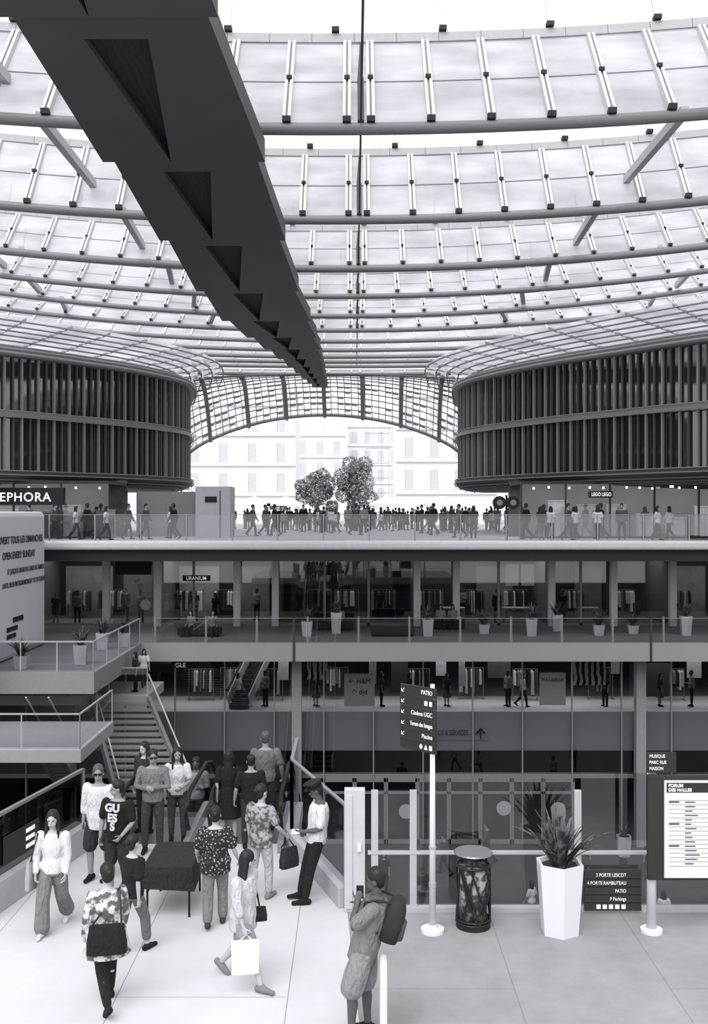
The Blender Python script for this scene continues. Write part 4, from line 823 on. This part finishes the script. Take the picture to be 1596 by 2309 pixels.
# ---------------------------------------------------------------- canopy
tubm=mat('roof_tube',112,.5); ribm=mat('roof_rib',190,.6); beamm=mat('roof_beam',165,.6); bkt=mat('bracket_dark',40)
TY=[17.4,24.7,32.4,38.9,43.9,48.3,52.1,55.5,58.5,61,63,65,66.6]; DZ=[4.0,3.25,2.72,1.95,1.35,1.05,.83,.7,.6,.5,.5,.4,.3]; DY=[2.6,2.3,1.7,1.6,1.4,1.2,1.1,1.0,.9,.8,.7,.7,.5]
KX=.0042
def zcf(x,i):
    k=KX*(1 if i<6 else max(.25,1-.13*(i-5))); return k*(x+.8)**2
for i,(y,dz,dy) in enumerate(zip(TY,DZ,DY)):
    X=15+i*1.0 if i<8 else 22
    if i>9: X=14
    zc=lambda x,i=i: zcf(x,i)
    o=empty('roof_louver',(0,y,15.3),'curved translucent glass roof louver on a grey tube','roof louver',group='canopy louvers')
    xs_=[-X+2*X*j/28 for j in range(29)]; zb=15.3 if i<12 else 15.0
    MB().tube([(x,y,zb+zc(x)) for x in xs_],.15 if i<4 else .12,10).obj('tube_beam',tubm,parent=o,smooth=True)
    m=MB()
    for a,b in zip(xs_,xs_[1:]):
        m.quad((a,y+.08,zb+.12+zc(a)),(b,y+.08,zb+.12+zc(b)),(b,y+dy,zb+dz+zc(b)),(a,y+dy,zb+dz+zc(a)))
    m.obj('glass_panel',slm,parent=o)
    hb=.24 if i<4 else .13
    m=MB()
    for a,b in zip(xs_,xs_[1:]): m.bar((a,y+dy,zb+dz+zc(a)+hb*.3),(b+.01,y+dy,zb+dz+zc(b)+hb*.3),.16,hb)
    m.obj('top_beam',beamm,parent=o)
    if i<6:
        f=.52; MB().tube([(x,y+dy*f-.02,zb+dz*f+zc(x)-.02) for x in xs_],.022,4).obj('mid_rail',mat('mid_rail',130),parent=o)
    rx=[]; q=.42
    while q<X-.5: rx+=[q,-q+.24]; q+=1.49
    bs=1.0 if i<3 else .62
    if i<7:
        for x in rx:
            u0=V(x,y-.04,zb+.22+zc(x)); u1=V(x,y+dy-.1,zb+dz-.08+zc(x))
            w2=.065; m=MB()
            for s in(-1,1): m.bar(u0+V(s*w2,0,0),u1+V(s*w2,0,0),.075,.17)
            m.bar(u0+V(0,.02,-.02),u1+V(0,.02,-.02),.05,.12,1)
            m.bar(u0+V(0,-.03,-.09*bs),u0+V(0,-.03,.05*bs),.2*bs,.2*bs,2)
            c_=u0.lerp(u1,.5); m.bar(c_+V(0,-.12,-.04),c_+V(0,-.12,.05),.14*bs,.12*bs,2)
            m.obj('rib',[ribm,mat('rib_slot',135),bkt],parent=o)
    else:
        m=MB()
        for x in rx: m.bar((x,y-.02,zb+.1+zc(x)),(x,y+dy-.05,zb+dz+zc(x)),.1,.12)
        m.obj('ribs',ribm,parent=o,kind='stuff')
    if i<5:
        q=-X+1
        while q<X:
            m=MB(); m.bar((q,y+dy-.02,zb+dz+zc(q)+.1),(q,y+dy+.5,zb+dz+zc(q)+1.3),.07,.07); m.box(q-.1,q+.1,y+dy-.18,y+dy+.05,zb+dz+zc(q)+.22,zb+dz+zc(q)+.34,1); m.obj('upper_bracket',[ribm,bkt],parent=o); q+=2.9
zc=lambda x: KX*(x+.8)**2
for i in range(0,6):
    y=TY[i]; y2=TY[i+1]+DY[i+1]*.42; z2=15.3+DZ[i+1]*.42
    for xa,xb in ((8.2-.27*(i-1),9.05-.25*(i-1)),(-7.8+.26*(i-1),-8.67+.27*(i-1)),(15.6-.2*i,16.6-.2*i),(-15.2+.2*i,-16.2+.2*i)):
        MB().bar((xa,y,15.4+zc(xa)),(xb,y2,z2+zc(xb)),.2,.26).obj('roof_strut',mat('girder',175,.6),label='inclined pale steel strut between roof tube and louver',cat='strut',group='canopy struts')
dc=MB(); random.seed(9)
for a,b in zip(TY,TY[1:]):
    dc.tube([(.17,a,15.5),(.17,(a+b)/2,15.62),(.17,b,15.5)],.03,5)
dc.obj('roof_cable',mat('cable',70),label='dark seam cable running across the roof louvers',cat='cable')
for i in range(1,7):
    y=TY[i]; m=MB(); m.bar((.17,y-.1,15.45),(.17,y+DY[i]*.55,15.3+DZ[i]*.55),.16,.08); m.bar((.12,y+DY[i]*.5,15.3+DZ[i]*.5),(.2,y+DY[i],15.3+DZ[i]),.07,.07); m.obj('drain_channel',mat('drain_dark',62),label='dark drain channel in the seam between roof panels',cat='drain',group='roof drains')
E=[9.5,16.9,23.9,30.8,37.9,43.8,48,51.5,54.7,57.6,60.3,62.8,65.2,67.2]
def interp(t,tab):
    for (a,b),(c,d) in zip(tab,tab[1:]):
        if a<=t<=c: return b+(d-b)*(t-a)/(c-a)
    return tab[0][1] if t<tab[0][0] else tab[-1][1]
CX=[(9,-4.25),(16.5,-4.2),(24,-4.08),(38,-4.05),(44,-3.85),(51,-3.2),(57,-2.8),(67,-2.3)]; WW=[(9,3.5),(24,3.75),(44,3.75),(51,2.8),(57,2.0),(67,.9)]
rp=mat('rib_panel',70,.6,var=.12,scale=.8); rr_=pattern('rib_recess',20,30,2.2,'wave',.5)
sr=empty('stepped_roof_rib',(-4,30,14.3),'long dark stepped roof rib with triangular recesses','roof rib')
for i,(a,b) in enumerate(zip(E,E[1:])):
    c0,c1=interp(a,CX),interp(b,CX); w0,w1=interp(a,WW)-.28,interp(b,WW)+.14
    st_=1.0*(b-a)/7; a2=a+st_; f=st_/(b-a); ca=c0+(c1-c0)*f; wa=w0+(w1-w0)*f
    tl,tr,tp=ca-wa*.20,ca+wa*.14,c1-.30*w1/3.75
    z0,z1=14.32,14.20
    m=MB()
    def slab(poly):
        n=len(poly); vs=[(x,y,z0+(z1-z0)*(y-a)/(b-a)) for x,y in poly]+[(x,y,14.75) for x,y in poly]
        m.add(vs,[tuple(range(n))[::-1],tuple(range(n,2*n))]+[(q,(q+1)%n,n+(q+1)%n,n+q) for q in range(n)])
    slab([(c0-w0/2,a),(c0+w0/2,a),(ca+wa/2,a2),(ca-wa/2,a2)])
    slab([(ca-wa/2,a2),(tl,a2),(tp,b),(c1-w1/2,b)]); slab([(tr,a2),(ca+wa/2,a2),(c1+w1/2,b),(tp,b)])
    m.obj('rib_panel',rp,parent=sr)
    MB().prism([(c0-w0/2+.02,a),(c0+w0/2-.02,a),(c1+w1/2-.1,b),(c1-w1/2+.1,b)],14.42,14.9).obj('recess_panel',rr_,parent=sr)
# ---------------------------------------------------------------- lattice arch
la=empty('lattice_canopy',(-2,70,12),'arched steel lattice canopy edge over the street opening','canopy')
def LS(u,v):
    xt=-11.6+18.9*u; xb=-13.2+21.7*u; c=4*u*(1-u); zt=14.6+.35*c; zb=10.6+3.0*(c**.85); x=xt+(xb-xt)*v; yb=66+14*v; bul=.9*math.sin(math.pi*v)*(.6+.4*c)
    return V(x,yb,zt+(zb-zt)*v**1.3+bul)
lat=mat('lattice_steel',125,.6); latd=mat('lattice_rib',100,.6)
for i in range(7):
    u=(i+.55)/7.1; MB().tube([LS(u,v/10)-V(0,0,.12) for v in range(11)],.16,8).obj('main_rib',latd,parent=la,smooth=True)
m=MB()
for j in range(13):
    v=j/12; m.tube([LS(u/24,v) for u in range(25)],.05,4)
for i in range(41):
    u=i/40; m.tube([LS(u,v/6) for v in range(7)],.03,4)
m.obj('grid_bars',lat,parent=la)
MB().tube([LS(u/30,1.0) for u in range(31)],.14,8).obj('edge_tube',latd,parent=la,smooth=True)
m=MB()
random.seed(3)
for j in range(12):
    for i in range(40):
        if random.random()<.45:
            a,b=LS(i/40,(j+.1)/12),LS((i+.85)/40,(j+.1)/12); c_,d_=LS((i+.85)/40,(j+.34)/12),LS(i/40,(j+.34)/12); m.quad(a,b,c_,d_)
m.obj('glass_slats',mat('slat_grey',150,.6),parent=la,kind='stuff')
# ---------------------------------------------------------------- outside street
facm=mat('stone_facade',232,.8,var=.05,scale=.5); winm=mat('far_window',188,.5); zinc=mat('zinc_roof',200,.7); cornm=mat('cornice_stone',212,.8); shut=mat('shutter',205)
def haus(x0,x1,y,h,fl,wx,label):
    o=empty('apartment_building',((x0+x1)/2,y,ZT),label,'building'); m=MB(); m.box(x0,x1,y,y+10,ZT,ZT+h); 
    fh=h/fl
    m.obj('facade',facm,parent=o); m=MB()
    for f in range(1,fl+1): m.box(x0-.15,x1+.15,y-.3,y,ZT+f*fh-.25,ZT+f*fh-.05)
    m.obj('cornice',cornm,parent=o)
    m=MB(); m.add([(x0,y,ZT+h),(x1,y,ZT+h),(x1,y+10,ZT+h),(x0,y+10,ZT+h),(x0+.3,y+1.5,ZT+h+3),(x1-.3,y+1.5,ZT+h+3),(x1-.3,y+9,ZT+h+3),(x0+.3,y+9,ZT+h+3)],[(0,1,5,4),(1,2,6,5),(2,3,7,6),(3,0,4,7),(4,5,6,7)])
    m.obj('mansard_roof',zinc,parent=o)
    q=x0+1
    while q<x1-1.2: MB().box(q,q+.9,y+.2,y+1.8,ZT+h+.3,ZT+h+2.0).obj('dormer',facm,parent=o); q+=2.6
    w0=None; n=int((x1-x0)/wx)
    for f in range(1,fl):
        for c_ in range(n):
            cx=x0+(c_+.5)*(x1-x0)/n; z=ZT+f*fh+.25
            if w0 is None:
                w0=MB().box(cx-.45,cx+.45,y-.04,y+.02,z,z+fh*.62).box(cx-.75,cx-.45,y-.12,y,z,z+fh*.62,1).box(cx+.45,cx+.75,y-.12,y,z,z+fh*.62,1).obj('shuttered_window',[winm,shut],parent=o); b0=w0.location.copy(); z0_=z; cx0=cx
            else:
                k=w0.copy(); COL.objects.link(k); k.location=b0+V(cx-cx0,0,z-z0_)
haus(-19.5,-6.6,112,13.5,4,2.6,'pale stone apartment building with tall shuttered windows')
haus(4.6,15.5,108,14,4,2.4,'white stone apartment building with shuttered windows')
haus(-9,-1.2,150,13,4,2.0,'distant pale apartment building with mansard roof')
haus(-1.0,7.4,158,15,5,2.0,'distant pale apartment building with balconies')
sc_=MB()
for i in range(4): sc_.bar((1.5+.9*i,120,ZT),(1.5+.9*i,120,ZT+12),.06,.06)
for z in range(7): sc_.bar((1.5,120,ZT+1.8*z),(4.2,120,ZT+1.8*z),.06,.1)
sc_.obj('scaffold',mat('scaffold',165),label='pale scaffolding against a house front',cat='scaffold')
tl_=pattern('tree_leaf',95,150,4,'noise',.5)
def tree(x,y,h,r,seed,label):
    random.seed(seed); o=empty('tree',(x,y,ZT),label,'tree'); m=MB(); m.tube([(x,y,ZT),(x+.05,y,ZT+h*.3),(x,y,ZT+h*.6)],[.22,.16,.1],8)
    cl=[]
    for i in range(18):
        a=random.uniform(0,6.28); rr=random.uniform(.1,.8)*r; c=V(x+math.cos(a)*rr,y+math.sin(a)*rr*.8,ZT+h*random.uniform(.3,.88)); rr2=r*random.uniform(.3,.45); cl.append((c,rr2)); m.tube([(x,y,ZT+h*.35),tuple((c+V(x,y,ZT+h*.35))*.5+V(0,0,.2)),tuple(c)],[.09,.06,.03],5)
    m.obj('trunk',mat('bark',70),parent=o); l=MB()
    for c,q in cl:
        for i in range(300):
            d=V(random.gauss(0,1),random.gauss(0,1),random.gauss(0,1)).normalized()*q*random.uniform(.5,1.0)**.5; p=c+d; u=V(random.gauss(0,1),random.gauss(0,1),random.gauss(0,1)).normalized()*.12; w=u.orthogonal().normalized()*.08
            l.quad(p-u,p-w,p+u,p+w)
    f=l.obj('foliage',tl_,parent=o,kind='stuff')
tree(-.1,95,6.9,2.35,1,'leafy street tree with rounded crown'); tree(-3.6,97,5.6,2.0,2,'smaller leafy street tree beside the first')
parm=mat('parasol_cloth',215,.8)
def parasol(x,y,r,h):
    o=empty('parasol',(x,y,ZT),'white square cafe parasol on a pole','parasol','cafe parasols')
    m=MB(); z=ZT+h; m.add([(x-r,y-r,z),(x+r,y-r,z),(x+r,y+r,z),(x-r,y+r,z),(x,y,z+.7),(x-r,y-r,z-.25),(x+r,y-r,z-.25),(x+r,y+r,z-.25),(x-r,y+r,z-.25)],[(0,1,4),(1,2,4),(2,3,4),(3,0,4),(0,5,6,1),(1,6,7,2),(2,7,8,3),(3,8,5,0)]); m.obj('canopy',parm,parent=o)
    MB().cyl(x,y,ZT,z+.7,.04,8).obj('pole',mat('ppole',120),parent=o)
for x,y in ((-9.2,92),(-6.3,92),(3.0,90),(8.0,90)): parasol(x,y,1.6,2.1)
cs=MB().box(-7.6,-6.0,89.5,89.6,6.0,6.35).obj('cafe_sign',mat('cafe_dark',70),label='dark cafe name board with rounded pale letters',cat='sign'); text('Pirelleas',(-6.8,89.45,6.08),.2,TXTW,cs,align='CENTER')
for o in protos:
    for c_ in list(o.children): D.objects.remove(c_)
    D.objects.remove(o)
flush_texts()
